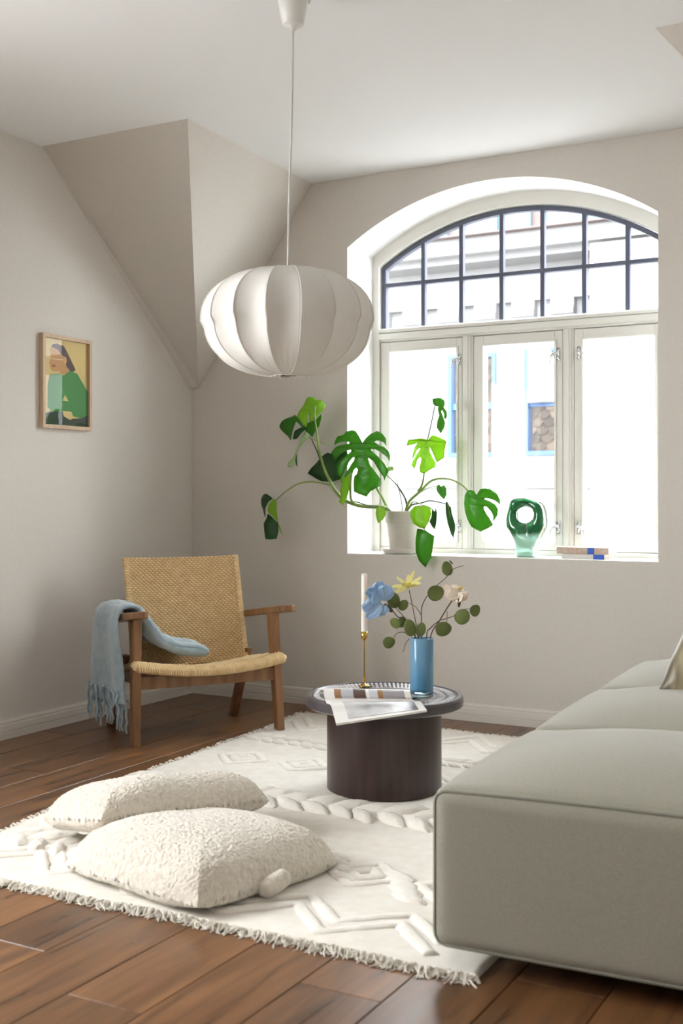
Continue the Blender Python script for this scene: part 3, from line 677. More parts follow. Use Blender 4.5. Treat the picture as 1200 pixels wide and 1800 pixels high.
# ================================================================== FLOOR CUSHIONS
FLUFF = nmat('cream_boucle_fleece', srgb(226, 219, 206), srgb(210, 200, 184), 70, .95, .9, .006, Sheen_Weight=.5)
def cushion(name, c, ax, hx, hy, th_, label, m, cat, group=None, tilt=(0, 0), fluff=.0034, fs=155, nn=200, droop=0.0, floor_z=.016, roll=0, pinch=.10):
    R = Matrix.Rotation(ax, 3, 'Z') @ Matrix.Rotation(tilt[0], 3, 'X') @ Matrix.Rotation(tilt[1], 3, 'Y') @ Matrix.Rotation(roll, 3, 'Z')
    g = G(); c = Vector(c)
    def f(sg):
        def q_(u, v):
            a = 2 * u - 1; b = 2 * v - 1
            a = math.sin(a * math.pi / 2) * .35 + a * .65; b = math.sin(b * math.pi / 2) * .35 + b * .65
            X = hx * a * (1 - pinch * (1 - a * a) * 0 - pinch * b * b * (1 - abs(b)) ) ; Y = hy * b
            X *= 1 - pinch * .6 * (1 - b * b) * abs(a) ** 3 * .5; Y *= 1 - pinch * .6 * (1 - a * a) * abs(b) ** 3 * .5
            k = max(0, (1 - abs(a) ** 5)) ** .5 * max(0, (1 - abs(b) ** 5)) ** .5
            rc = max(0, abs(a) + abs(b) - 1.5); X *= 1 - rc * .16; Y *= 1 - rc * .16
            Z = sg * th_ / 2 * k * (1 - .25 * (a * a + b * b) / 2) + .02 * nz((X, Y, c.x), 4) * k - droop * max(abs(a), abs(b)) ** 4 * (1 + .3 * abs(a * b))
            p = Vector((X, Y, Z)); d = (Vector((a * .4, b * .4, sg)) * (k + .15)).normalized()
            p += d * fluff * min(1, .25 + k * 2) * (nz(p + Vector((c.y, 0, sg)), fs) + .6 * nz(p, fs * 2.1))
            w_ = R @ p + c
            if w_.z < floor_z: w_.z = floor_z + (w_.z - floor_z) * .05
            return w_
        return q_
    top = f(1); bot = f(-1)
    g.grid(top, nn, nn); k = nn * nn; n2 = nn // 2
    g.grid(bot, nn, nn); g.F = g.F[:(nn - 1) ** 2] + [q_[::-1] for q_ in g.F[(nn - 1) ** 2:]]
    for i_ in range(nn - 1):
        g.F += [(i_, i_ + k, i_ + 1 + k, i_ + 1), ((nn - 1) * nn + i_ + 1, (nn - 1) * nn + i_ + 1 + k, (nn - 1) * nn + i_ + k, (nn - 1) * nn + i_)]
        g.F += [((i_ + 1) * nn, (i_ + 1) * nn + k, i_ * nn + k, i_ * nn), (i_ * nn + nn - 1, i_ * nn + nn - 1 + k, (i_ + 1) * nn + nn - 1 + k, (i_ + 1) * nn + nn - 1)]
    r_ = root(name, (c.x, c.y, floor_z)); tag(r_, label, cat, group); g.make('cover', m, r_, smooth=True); return r_
def camxy(lat, dep, z): p = CAM + FW * dep + RT * lat; return Vector((p.x, p.y, z))
def camdir(lat, dep): v = FW * dep + RT * lat; return math.atan2(v.y, v.x)
c1 = cushion('floor_cushion', camxy(-.385, 3.22, .084), camdir(.347, .40), .285, .295, .145, 'front fleecy cream floor cushion lying square on the rug', FLUFF, 'cushion', tilt=(-.02, .03), droop=.042)
flp = on_z(482, 1552, .052)
G().tube([Vector((flp.x, flp.y, .050)) + (RT * .8 + FW * .5) * q_ + UP * .012 * math.sin(q_ * 40) for q_ in (-.045, -.03, 0, .03, .045)], [.012, .024, .026, .024, .012], 10).make('zip_flap', FLUFF, c1, smooth=True)
cushion('floor_cushion', camxy(-.560, 3.54, .122), camdir(.56, .46), .310, .20, .15, 'rear fleecy cream floor cushion lying behind the front one', FLUFF, 'cushion', tilt=(-.20, .07), droop=.022)

# ================================================================== SIDE TABLE
TC = on_z(675, 1390, 0); TZ = .345
DARK = nmat('dark_stained_wood', srgb(64, 46, 42), srgb(42, 30, 29), 5, .35, .15, .001, stretch=(6, 6, .5))
DARKT = nmat('charcoal_tray_wood', srgb(92, 86, 88), srgb(66, 60, 63), 9, .28, .1, .001)
TBL = root('side_table', (TC.x, TC.y, .012)); tag(TBL, 'round dark wooden drum side table standing on the rug', 'table')
G().lathe([(.196, .012), (.203, .016), (.203, .30), (.198, .308)], (TC.x, TC.y, 0), 64).make('drum_base', DARK, TBL, smooth=True).modifiers.new('e', 'EDGE_SPLIT')
tt = G().lathe([(.20, .304), (.268, .304), (.279, .311), (.281, .325), (.280, .338), (.275, TZ), (.262, TZ), (.255, TZ - .006), (.05, TZ - .006), (.001, TZ - .006)], (TC.x, TC.y, 0), 72).make('tray_top', DARKT, TBL, smooth=True)
tt.modifiers.new('e', 'EDGE_SPLIT')
PALEC = nmat('whitewashed_sheen_carving', srgb(226, 225, 226), srgb(190, 188, 190), 30, .4)  # whitewash lightened further: the window's sheen on the top is in this colour
for rr2, cnt, w_ in ((.240, 96, .022), (.205, 84, .018), (.172, 72, .018)):
    g = G()
    for k in range(cnt):
        a = 2 * math.pi * k / cnt; d = Vector((math.cos(a), math.sin(a), 0)); s_ = Vector((-d.y, d.x, 0)); c = Vector((TC.x, TC.y, TZ - .006)) + d * rr2; hw = math.pi * rr2 / cnt * .74
        g.add([c - d * w_ / 2 - s_ * hw, c - d * w_ / 2 + s_ * hw, c + d * w_ / 2 + s_ * hw * 1.1, c + d * w_ / 2 - s_ * hw * 1.1, c - d * w_ * .3 + UP * .006, c + d * w_ * .3 + UP * .006], [(0, 1, 4), (1, 2, 5, 4), (2, 3, 5), (3, 0, 4, 5)])
    tag(g.make('carved_ring', PALEC, tt), kind='stuff')
for rr2 in (.253, .222, .188, .12, .06): G().tube([Vector((TC.x + rr2 * math.cos(k * math.pi / 36), TC.y + rr2 * math.sin(k * math.pi / 36), TZ - .006)) for k in range(72)], .0035, 6, True).make('turned_ring', DARKT, tt, smooth=True)

# candlestick and candle
BRASS = mat('polished_brass', srgb(214, 176, 96), .18, Metallic=1.0)
cb = on_z(640, 1206, TZ); dC = (cb - CAM).dot(FW)
zc1 = at_d(640, 1111, dC).z; zc0 = at_d(640, 1126, dC).z; ztc = at_d(640, 1009, dC).z
CS = root('candlestick', (cb.x, cb.y, TZ)); tag(CS, 'thin polished brass candlestick holding the white candle', 'candlestick')
b_ = (cb.x, cb.y, 0)
G().lathe([(.022, TZ), (.022, TZ + .003), (.008, TZ + .006), (.0035, TZ + .012)], b_, 32).make('foot', BRASS, CS, smooth=True)
G().lathe([(.0032, TZ + .010), (.0028, zc0 - .004), (.004, zc0)], b_, 12).make('stem', BRASS, CS, smooth=True)
G().lathe([(.004, zc0 - .002), (.011, zc0 + .008), (.0125, zc0 + .014), (.0125, zc1 + .002), (.0105, zc1 + .002), (.0105, zc0 + .012)], b_, 24).make('cup', BRASS, CS, smooth=True)
CN = root('candle', (cb.x, cb.y, zc0 + .012)); tag(CN, 'tall white taper candle standing in brass holder', 'candle')
G().lathe([(.0098, zc0 + .012), (.0112, zc1 + .004), (.0108, ztc - .002), (.009, ztc + .001), (.004, ztc)], b_, 24).make('wax', mat('candle_wax', srgb(240, 234, 224), .45, Subsurface_Weight=.2), CN, smooth=True)
G().tube([(cb.x, cb.y, ztc - .002), (cb.x + .001, cb.y, ztc + .005)], .0012, 6).make('wick', mat('wick', srgb(225, 220, 210), .9), CN)

# blue glass vase
vb = on_z(741, 1226, TZ - .004); dV = (vb - CAM).dot(FW); zv1 = at_d(741, 1121, dV).z
VS = root('vase', (vb.x, vb.y, TZ)); tag(VS, 'tall cylindrical blue glass vase holding flowers on the table', 'vase')
VB = nmat('milky_blue_glass', srgb(146, 190, 216), srgb(92, 152, 194), 9, .12, stretch=(1, 1, .35), lo=.35, hi=.65, Transmission_Weight=.35, IOR=1.35)
vz = TZ + .001
G().lathe([(.0405, vz + .018), (.041, vz + .03), (.041, zv1 - .002), (.0395, zv1), (.037, zv1 - .002), (.0365, vz + .03), (.001, vz + .026)], (vb.x, vb.y, 0), 40).make('body', VB, VS, smooth=True)
G().lathe([(.037, vz), (.0405, vz + .003), (.0405, vz + .018), (.036, vz + .020)], (vb.x, vb.y, 0), 40).make('clear_base', mat('thick_clear_glass', srgb(190, 220, 232), .03, Transmission_Weight=.9, IOR=1.4), VS, smooth=True)

# stems in the vase: everything around depth dV
STEM = mat('brown_green_stem', srgb(88, 70, 58), .6)
EUC = leaf_material('eucalyptus_leaf', srgb(106, 118, 60), srgb(120, 130, 50), .5, .2)
def C5(cx, cy, dd=0.0): return at_d(600 + cx / 4.615, 980 + cy / 4.615, dV + dd)        # traced on a 4.6x enlargement
def disc_leaf(c, rpx, ang, parent, m=EUC, asp=1.0, yaw=0.0, pitch=0.0):
    """rounded leaf with a short tip, gently cupped"""
    r = rpx / 4.615 / FPX * dV; c = Vector(c); ca, sa = math.cos(ang), math.sin(ang)
    right = (RT * math.cos(yaw) + FW * math.sin(yaw)); upv = (UP * math.cos(pitch) + FW * math.sin(pitch)); nrm = right.cross(upv).normalized()
    g = G(); rings = 5; V = [c]; nn = 22
    for k in range(1, rings + 1):
        for j in range(nn):
            th = 2 * math.pi * j / nn; rad_ = k / rings * (1 + .10 * max(0, math.cos(th)) ** 6 - .06 * max(0, -math.cos(th)) ** 8)
            a = math.cos(th) * rad_ * r; b = math.sin(th) * rad_ * r * asp
            V.append(c + right * (a * ca - b * sa) + upv * (a * sa + b * ca) - nrm * (.25 * (a * a * .3 + b * b) / r) )
    F = [(0, 1 + j, 1 + (j + 1) % nn) for j in range(nn)]
    for k in range(rings - 1):
        for j in range(nn): F.append((1 + k * nn + j, 1 + (k + 1) * nn + j, 1 + (k + 1) * nn + (j + 1) % nn, 1 + k * nn + (j + 1) % nn))
    o = me('leaf', V, F, m, parent, smooth=True); s_ = o.modifiers.new('s', 'SOLIDIFY'); s_.thickness = .0008; return o
def stem(pts, r, parent, name='stem', m=STEM, r1=None):
    P_ = spline(pts, 5); n_ = len(P_); r1 = r if r1 is None else r1
    return G().tube(P_, [r + (r1 - r) * k / (n_ - 1) for k in range(n_)], 6).make(name, m, parent, smooth=True)
inside = lambda dx, dd: Vector((vb.x, vb.y, TZ + .06)) + RT * dx + FW * dd
BR = [('eucalyptus_branch', 'eucalyptus branch rising tallest from the blue vase', [(inside(.005, .01)), C5(650, 640, .01), C5(648, 500, .01), C5(652, 400, .01), C5(690, 320, .02), C5(770, 230, .02), C5(850, 160, .02), C5(905, 95, .02), C5(990, 65, .03)],
       [(C5(860, 92, .02), 60, 1.9, .8, .3), (C5(760, 292, .01), 68, .5, .95, -.2), (C5(890, 40, .03), 24, 2.4, .3, .5)], [[C5(648, 470, .01), C5(600, 400, 0), C5(535, 365, 0)]]),
      ('eucalyptus_branch', 'eucalyptus branch leaning right out of the blue vase', [inside(.02, -.01), C5(690, 640, -.01), C5(720, 575, -.01), C5(790, 515, -.01), C5(850, 495, 0), C5(920, 470, 0), C5(1000, 420, .01), C5(1050, 420, .01)],
       [(C5(825, 580, -.02), 70, .1, .85, .3), (C5(975, 485, -.01), 66, .9, .95, -.3), (C5(1085, 432, .01), 50, .8, .95, .4)], [[C5(850, 540, 0), C5(856, 480, 0), C5(858, 435, 0)]]),
      ('eucalyptus_branch', 'eucalyptus branch drooping left out of the blue vase', [inside(-.02, -.02), C5(620, 640, -.02), C5(560, 630, -.02), C5(500, 605, -.03), C5(450, 615, -.03), C5(425, 645, -.03)],
       [(C5(383, 690, -.03), 50, .3, .95, .2), (C5(560, 575, -.04), 70, 1.9, .75, .3), (C5(640, 590, -.03), 60, 1.3, .7, -.4), (C5(437, 535, -.01), 48, 2.4, .85, -.3), (C5(490, 525, 0), 46, 1.2, .75, .3)], [[C5(550, 660, -.045), C5(520, 700, -.05), C5(500, 768, -.05)]]),
      ('eucalyptus_branch', 'eucalyptus sprig behind the blue flower in the vase', [inside(-.01, .02), C5(590, 620, .02), C5(520, 500, .02), C5(440, 410, .02), C5(415, 370, .02)],
       [(C5(430, 345, .03), 72, 2.1, .85, .5), (C5(497, 390, .02), 50, .9, .8, -.4)], [])]
for nme, lb, pts, lvs, extra in BR:
    r_ = root(nme, (vb.x, vb.y, TZ + .06)); tag(r_, lb, 'branch', 'stems in the blue vase')
    stem(pts, .0022, r_, r1=.001)
    for e in extra: stem(e, .0014, r_, 'twig', r1=.001)
    for (c, rp_, an, asp, yw) in lvs: disc_leaf(c, rp_, an, r_, EUC, asp, yw, yw * .5)
def petal(base, d, wv, ln, wd, curl, parent, m, ruf=.0, seed=0, name='petal', cup=.15):
    """curved petal: base point, outward direction d, width direction wv"""
    base = Vector(base); d = Vector(d).normalized(); wv = Vector(wv); wv = (wv - d * wv.dot(d)).normalized(); nn_ = d.cross(wv)
    def f(u, v):
        a = 2 * u - 1; w_ = wd * (math.sin(math.pi * min(1, v * .78 + .12)) ** .8)
        p = base + d * (ln * v) + wv * (a * w_) + nn_ * (curl * ln * v * v + cup * w_ * a * a)
        return p + nn_ * ruf * math.sin(a * 7 + seed + v * 5) * v + wv * ruf * .6 * math.sin(v * 9 + seed) * v
    o = G().grid(f, 9, 9).make(name, m, parent, smooth=True); s_ = o.modifiers.new('s', 'SOLIDIFY'); s_.thickness = .0007
YEL = leaf_material('yellow_petal', srgb(250, 238, 168), srgb(252, 242, 170), .6, .35)
BLU = leaf_material('blue_petal', srgb(178, 206, 234), srgb(180, 210, 240), .7, .3)
PCH = leaf_material('peach_petal', srgb(252, 234, 220), srgb(252, 232, 214), .6, .35)
k5 = dV / FPX / 4.615
# yellow flower
r_ = root('yellow_flower', (vb.x, vb.y, TZ + .06)); tag(r_, 'yellow flower with open narrow petals standing in the vase', 'flower', 'stems in the blue vase')
stem([inside(-.005, 0), C5(625, 640), C5(600, 520), C5(575, 390), C5(548, 265)], .0019, r_, r1=.0016)
hb = C5(540, 235)
for (tx, ty, dd, wd_) in ((455, 150, .02, 22), (540, 135, .03, 16), (590, 105, .01, 14), (655, 165, .0, 20), (648, 215, -.03, 22), (410, 225, -.01, 24), (440, 275, -.03, 20), (500, 215, -.04, 22), (590, 225, -.045, 20)):
    tp = C5(tx, ty, dd); petal(hb, tp - hb, RT + UP * .3 if abs(tx - 540) < 60 else UP * .7 + FW, (tp - hb).length, wd_ * k5 * 1.15, .08, r_, YEL, .0012, tx)
G().lathe([(.003, 0), (.009, .008), (.011, .016), (.008, .02)], hb - UP * .006, 12).make('flower_centre', mat('yellow_centre', srgb(232, 206, 70), .7), r_, smooth=True)
# blue flower
r_ = root('blue_flower', (vb.x, vb.y, TZ + .06)); tag(r_, 'pale blue ruffled flower drooping beside the candle', 'flower', 'stems in the blue vase')
stem([inside(-.015, .01), C5(600, 640), C5(520, 500), C5(460, 485), C5(420, 440), C5(370, 395)], .0019, r_, r1=.0022)
hb = C5(330, 380)
petal(C5(415, 440), C5(345, 380) - C5(415, 440), UP, (C5(345, 380) - C5(415, 440)).length, .009, .1, r_, mat('dried_sepal', srgb(86, 78, 70), .8), name='sepal')
for (bx, by, tx, ty, dd, wd_) in ((320, 350, 205, 255, -.01, 40), (325, 340, 295, 195, .0, 46), (335, 340, 395, 235, .02, 42), (320, 350, 240, 300, -.03, 38), (315, 360, 165, 410, -.01, 38), (320, 370, 215, 495, -.02, 36), (330, 380, 260, 480, .0, 28), (340, 385, 305, 465, .01, 34), (350, 385, 345, 460, -.02, 26), (340, 350, 350, 225, -.02, 38), (320, 350, 250, 235, .02, 42)):
    b0 = C5(bx, by, .005); tp = C5(tx, ty, dd); petal(b0, tp - b0, RT if abs(ty - by) > abs(tx - bx) else UP, (tp - b0).length, wd_ * k5 * 1.45, -.12, r_, BLU, .0065, tx * .1)
# peach flower
r_ = root('peach_flower', (vb.x, vb.y, TZ + .06)); tag(r_, 'pale peach rose on a leaning stem in the vase', 'flower', 'stems in the blue vase')
stem([inside(.018, .01), C5(722, 645, .01), C5(790, 520, .01), C5(850, 420, .01), C5(897, 348, .01)], .0019, r_, r1=.0026)
hb = C5(925, 345, .01)
for (tx, ty, dd, wd_) in ((840, 228, .0, 40), (915, 212, .03, 42), (990, 250, .02, 34), (1030, 290, .0, 34), (985, 335, -.02, 34), (900, 270, -.03, 42), (950, 255, -.02, 36), (870, 260, -.02, 38), (1000, 300, -.03, 32)):
    tp = C5(tx, ty, dd); petal(hb, tp - hb, RT if abs(tx - 925) < 70 else UP, (tp - hb).length, wd_ * k5 * 1.2, .15, r_, PCH, .002, tx * .2, cup=.3)
ctr = C5(958, 255, -.005); G().lathe([(.002, -.004), (.009, .0), (.010, .005), (.005, .009)], ctr, 12).make('flower_centre', mat('cream_centre', srgb(230, 200, 110), .8), r_, smooth=True)
disc_leaf(C5(955, 365, -.01), 42, 1.5, r_, mat('dark_sepal', srgb(72, 76, 44), .7), .3, .2)

# magazine draped over the table edge
PAPER = mat('magazine_paper', srgb(232, 229, 224), .35)
MG = root('magazine', tuple(on_z(665, 1236, TZ + .004))); tag(MG, 'open magazine curled on the side table and overhanging its edge', 'magazine')
def zs(px, py, z): return on_z(px, py, z)
Lp = [at_d(591, 1272, 3.70), at_d(586, 1253, 3.78), zs(581, 1236, TZ + .020), zs(573, 1232, TZ + .013), at_d(569, 1222, 3.93), at_d(568, 1211, 3.965), at_d(562, 1212, 4.02), at_d(557, 1219, 4.03)]
Rp = [at_d(750, 1248, 3.80), at_d(744, 1240, 3.84), zs(738, 1233, TZ + .016), zs(726, 1231, TZ + .012), at_d(722, 1224, 3.93), at_d(720, 1213, 3.965), at_d(720, 1213, 4.02), at_d(720, 1219, 4.03)]
Ls, Rs = spline(Lp, 5), spline(Rp, 5); NM = len(Ls)
def mag(u, v, off=0.0):
    k = v * (NM - 1); i_ = min(int(k), NM - 2); a = Ls[i_].lerp(Ls[i_ + 1], k - i_); b = Rs[i_].lerp(Rs[i_ + 1], k - i_)
    i0, i1 = max(0, i_ - 1), min(NM - 1, i_ + 2); tg = ((Ls[i1] + Rs[i1]) - (Ls[i0] + Rs[i0])).normalized(); ac = (b - a).normalized(); nr = ac.cross(tg).normalized()
    return a.lerp(b, u) + nr * off
if mag(.5, .1, .01).z < mag(.5, .1, 0).z: sgm = -1
else: sgm = 1
def sheet(u0, u1, v0, v1, o0, o1, nu=6, nv=30):
    g = G(); g.grid(lambda u, v: mag(u0 + (u1 - u0) * u, v0 + (v1 - v0) * v, sgm * o1), nu, nv); k = nu * nv; g.grid(lambda u, v: mag(u0 + (u1 - u0) * u, v0 + (v1 - v0) * v, sgm * o0), nu, nv)
    for i_ in range(nu - 1):
        for j in (0, nv - 1): g.F.append((j * nu + i_, j * nu + i_ + 1, j * nu + i_ + 1 + k, j * nu + i_ + k))
    for j in range(nv - 1):
        for i_ in (0, nu - 1): g.F.append((j * nu + i_, (j + 1) * nu + i_, (j + 1) * nu + i_ + k, j * nu + i_ + k))
    return g
pg = sheet(0, 1, 0, .42, -.007, 0).make('flat_half', PAPER, MG); pg2 = sheet(0, 1, .36, 1, -.004, .0005).make('curled_half', PAPER, MG)
GREYP = nmat('grey_photo_print', srgb(206, 204, 204), srgb(120, 116, 114), 9, .3, detail=3)
sheet(.14, .92, .05, .33, .0004, .0012).make('photo', GREYP, pg)
for u0, u1, c_ in ((.12, .20, (150, 112, 80)), (.20, .42, (176, 176, 182)), (.34, .48, (92, 70, 62)), (.52, .62, (190, 190, 198)), (.62, .68, (150, 114, 66)), (.68, .93, (150, 146, 148))):
    sheet(u0, u1, .50, .70, .0010 if u0 != .34 else .0016, .0018 if u0 != .34 else .0024, 4, 14).make('photo', mat('photo_print', srgb(*c_), .3), pg2)

# ================================================================== SOFA (three modules) and its cushion
SOFAM = nmat('sage_grey_weave', srgb(152, 148, 134), srgb(142, 138, 124), 220, .9, .25, .0008, detail=2, Sheen_Weight=.25)
PIPE = mat('sage_piping', srgb(140, 139, 126), .9)
BLK_ = mat('black_plastic_foot', srgb(20, 20, 20), .5)
S0 = Vector((2.62, -2.69, 0)); SR = math.radians(2.8); SXd = Vector((math.cos(SR), math.sin(SR), 0)); SYd = Vector((-math.sin(SR), math.cos(SR), 0))
def sofa_module(y0, ln, wd, label):
    o = S0 + SYd * y0; z0, z1 = .05, .405; r = .035; hx, hy, hz = wd / 2, ln / 2, (z1 - z0) / 2
    rt_ = root('sofa_module', (o.x, o.y, 0), SR); tag(rt_, label, 'sofa', 'sofa modules')
    bm = bmesh.new(); bmesh.ops.create_cube(bm, size=2.0); bmesh.ops.subdivide_edges(bm, edges=bm.edges[:], cuts=31, use_grid_fill=True)
    for v in bm.verts:
        a, b, c = v.co
        f = lambda t: math.copysign(abs(t) ** .6, t)
        p = Vector((f(a) * hx, f(b) * hy, f(c) * hz)); q_ = Vector((max(-hx + r, min(hx - r, p.x)), max(-hy + r, min(hy - r, p.y)), max(-hz + r, min(hz - r, p.z))))
        dlt = p - q_; p = q_ + (dlt.normalized() * r if dlt.length > 1e-6 else dlt)
        ex, ey = p.x / hx, p.y / hy
        if p.z > 0: p.z += .075 * (1 - abs(ex) ** 2.4) * (1 - abs(ey) ** 2.6) * (p.z / hz) ** 2
        p.x += math.copysign(.010, ex) * (1 - (p.z / hz) ** 2 if abs(p.z) < hz else 0) * (1 - ey * ey) * (abs(ex) > .9)
        p.y += math.copysign(.002, ey) * (1 - (p.z / hz) ** 2 if abs(p.z) < hz else 0) * (1 - ex * ex) * (abs(ey) > .9)
        v.co = p + Vector((hx, hy, z0 + hz))
    d = bpy.data.meshes.new('upholstery'); bm.to_mesh(d); bm.free(); d.materials.append(SOFAM); d.polygons.foreach_set('use_smooth', [True] * len(d.polygons))
    link(bpy.data.objects.new('upholstery', d), rt_)
    for yy in (.012, ln - .012):
        e = .012; P_ = []
        rr3 = .0270
        for cx_, cz_, a0 in ((wd - r, z1 - r, 0), (r, z1 - r, 90), (r, z0 + r, 180), (wd - r, z0 + r, 270)):
            for k in range(5):
                a = math.radians(a0 + k * 22.5); P_.append(Vector((cx_ + rr3 * math.cos(a), yy, cz_ + rr3 * math.sin(a))))
            if a0 == 0:
                for k in range(1, 12): t_ = k / 12; P_.append(Vector((wd - r - t_ * (wd - 2 * r), yy, z1 - r + rr3 + .0065 * (1 - abs(2 * t_ - 1) ** 2.4))))
        G().tube(P_, .0048, 8, True).make('piping', PIPE, rt_, smooth=True, world=False)
    for fx in (.17, wd - .17):
        for fy in (.13, ln - .13): G().lathe([(.022, .0125 if (fx < .2 and y0 < 3) else 0), (.026, .053)], (fx, fy, 0), 16).make('foot', BLK_, rt_, world=False)
sofa_module(0, .735, .98, 'front sage grey sofa module with piped edges nearest the camera')
sofa_module(.741, .735, .98, 'middle sage grey sofa module between the other two')
sofa_module(1.482, .735, .98, 'rear sage grey sofa module nearest the window wall')
VELV = nmat('olive_brown_velvet', srgb(150, 138, 108), srgb(78, 64, 40), 9, .4, .3, .004, stretch=(2.2, 1, .35), lo=.4, hi=.6, Sheen_Weight=.4)
pc = at_d(1302, 1172, 3.5)
cushion('throw_pillow', (pc.x, pc.y, pc.z), TH, .20, .20, .14, 'olive brown velvet pillow standing on the sofa', VELV, 'pillow', tilt=(1.3, 0), roll=math.radians(-30), fluff=.0, nn=50, floor_z=.46)

# ================================================================== ON THE SILL
POTM = nmat('pale_grey_clay', srgb(206, 200, 190), srgb(194, 187, 176), 12, .75, .1, .001)
pcx, pcy = on_y(716, 930, .128).x, .128
SA = root('plant_saucer', (pcx, pcy, SILL)); tag(SA, 'pale clay saucer under the plant pot on the sill', 'saucer')
G().lathe([(.100, SILL), (.118, SILL + .006), (.124, SILL + .024), (.121, SILL + .026), (.114, SILL + .012), (.05, SILL + .008), (.001, SILL + .008)], (pcx, pcy, 0), 48).make('dish', POTM, SA, smooth=True)
PO = root('plant_pot', (pcx, pcy, SILL + .009)); tag(PO, 'pale clay plant pot holding the monstera on window sill', 'pot')
zp = SILL + .009
G().lathe([(.082, zp), (.086, zp + .004), (.102, zp + .142), (.1075, zp + .144), (.111, zp + .198), (.108, zp + .201), (.104, zp + .198), (.099, zp + .170), (.001, zp + .170)], (pcx, pcy, 0), 56).make('body', POTM, PO, smooth=True).modifiers.new('e', 'EDGE_SPLIT')
G().lathe([(.0988, zp + .1705), (.06, zp + .180), (.001, zp + .184)], (pcx, pcy, 0), 32).make('soil', nmat('potting_soil', srgb(56, 44, 34), srgb(36, 28, 22), 60, .95, .8, .006), PO, smooth=True)
MO = root('monstera_plant', (pcx, pcy, zp + .18)); tag(MO, 'monstera with split green leaves growing from the clay pot', 'plant')
LD = leaf_material('monstera_green', srgb(58, 118, 40), srgb(124, 190, 44), .28, .42)
LN = leaf_material('young_leaf_green', srgb(134, 180, 52), srgb(176, 218, 56), .35, .5)
LDK = leaf_material('deep_leaf_green', srgb(38, 82, 38), srgb(84, 140, 44), .28, .3)
LPL = leaf_material('pale_underside_green', srgb(176, 200, 150), srgb(176, 205, 110), .45, .35)
VEIN = mat('leaf_vein', srgb(150, 178, 96), .5)
c3 = lambda x_, y_: (480 + x_ / 5.4545, 690 + y_ / 5.4545)
c4 = lambda x_, y_: (690 + x_ / 5.806, 690 + y_ / 5.806)
c6 = lambda x_, y_: (440 + x_ / 4.2857, 840 + y_ / 4.2857)
def leaf(cv, pts, yb4, m, yaw=0.0, pitch=0.0, bend=1.2, mid=None):
    px = [cv(*p) for p in pts]; n_ = len(px); cx_ = sum(p[0] for p in px) / n_; cy_ = sum(p[1] for p in px) / n_
    c = on_y(cx_, cy_, yb4); nrm = Vector((math.sin(yaw) * math.cos(pitch), -math.cos(yaw) * math.cos(pitch), math.sin(pitch)))
    def hit(p):
        r = ray(*p); return CAM + r * ((c - CAM).dot(nrm) / r.dot(nrm))
    bm = bmesh.new(); vs_ = [bm.verts.new(hit(p)) for p in px]
    for tri in tessellate_polygon([[Vector((p[0], p[1], 0)) for p in px]]):
        if len(set(tri)) == 3: bm.faces.new([vs_[k] for k in tri])
    bmesh.ops.subdivide_edges(bm, edges=bm.edges[:], cuts=2, use_grid_fill=True)
    bmesh.ops.triangulate(bm, faces=bm.faces[:])
    if mid: a0, a1 = hit(cv(*mid[0])), hit(cv(*mid[1])); ax = (a1 - a0).normalized()
    else: a0, ax = c, UP
    for v in bm.verts:
        d = v.co - a0; t_ = d.dot(ax); side = (d - ax * t_).length
        v.co -= nrm * (bend * (side * side) - .008) - nrm * .006 * math.sin(side * 60) ; v.co -= nrm * bend * .6 * max(0, t_) ** 2
    bmesh.ops.recalc_face_normals(bm, faces=bm.faces[:])
    off = MO.location; d_ = bpy.data.meshes.new('leaf')
    for v in bm.verts: v.co -= off
    bm.to_mesh(d_); bm.free(); d_.materials.append(m); d_.polygons.foreach_set('use_smooth', [True] * len(d_.polygons))
    o = bpy.data.objects.new('leaf', d_); link(o, MO); s_ = o.modifiers.new('s', 'SOLIDIFY'); s_.thickness = .0008; s_.offset = 0
    if mid:
        P_ = [];
        for k in range(7):
            q_ = a0.lerp(a1, k / 6 * .92); t_ = (q_ - a0).dot(ax); P_.append(q_ + nrm * .008 - nrm * bend * .6 * t_ * t_ + nrm * .0006)
        G().tube(P_, [.0018, .0017, .0015, .0013, .0011, .0009, .0006], 6).make('midrib', VEIN, o, smooth=True).location = -Vector((0, 0, 0))
    return o
leaf(c3, [(830, 420), (800, 375), (760, 362), (700, 370), (668, 405), (610, 420), (580, 460), (568, 500), (640, 475), (700, 465), (728, 475), (725, 490), (690, 495), (600, 515), (545, 550), (527, 590), (530, 640), (555, 675), (590, 640), (660, 580), (710, 550), (745, 548), (750, 560), (720, 585), (640, 640), (590, 700), (585, 760), (640, 815), (660, 780), (690, 720), (720, 660), (760, 625), (785, 622), (780, 650), (740, 690), (690, 760), (665, 805), (720, 830), (745, 790), (770, 740), (800, 722), (815, 740), (800, 780), (770, 800), (755, 850), (750, 940), (800, 965), (872, 990), (920, 940), (1000, 890), (1015, 860), (1000, 800), (960, 740), (920, 680), (905, 640), (920, 628), (960, 660), (1000, 740), (1040, 800), (1046, 838), (1085, 770), (1095, 745), (1060, 680), (1000, 610), (945, 560), (942, 545), (980, 545), (1040, 580), (1090, 620), (1110, 665), (1117, 600), (1100, 560), (1060, 520), (990, 490), (970, 475), (985, 460), (1020, 460), (1060, 480), (1082, 515), (1080, 440), (1040, 390), (995, 367), (940, 400), (890, 450), (862, 485)], -.07, LD, .1, .15, 1.0, ((862, 485), (868, 985)))
leaf(c3, [(330, 50), (400, 60), (430, 85), (470, 85), (505, 120), (490, 160), (455, 205), (410, 255), (350, 285), (345, 220), (335, 210), (330, 285), (310, 328), (285, 300), (250, 260), (220, 220), (240, 180), (290, 130), (305, 100), (315, 75)], -.19, LN, .25, .5, 1.5, ((400, 105), (310, 325)))
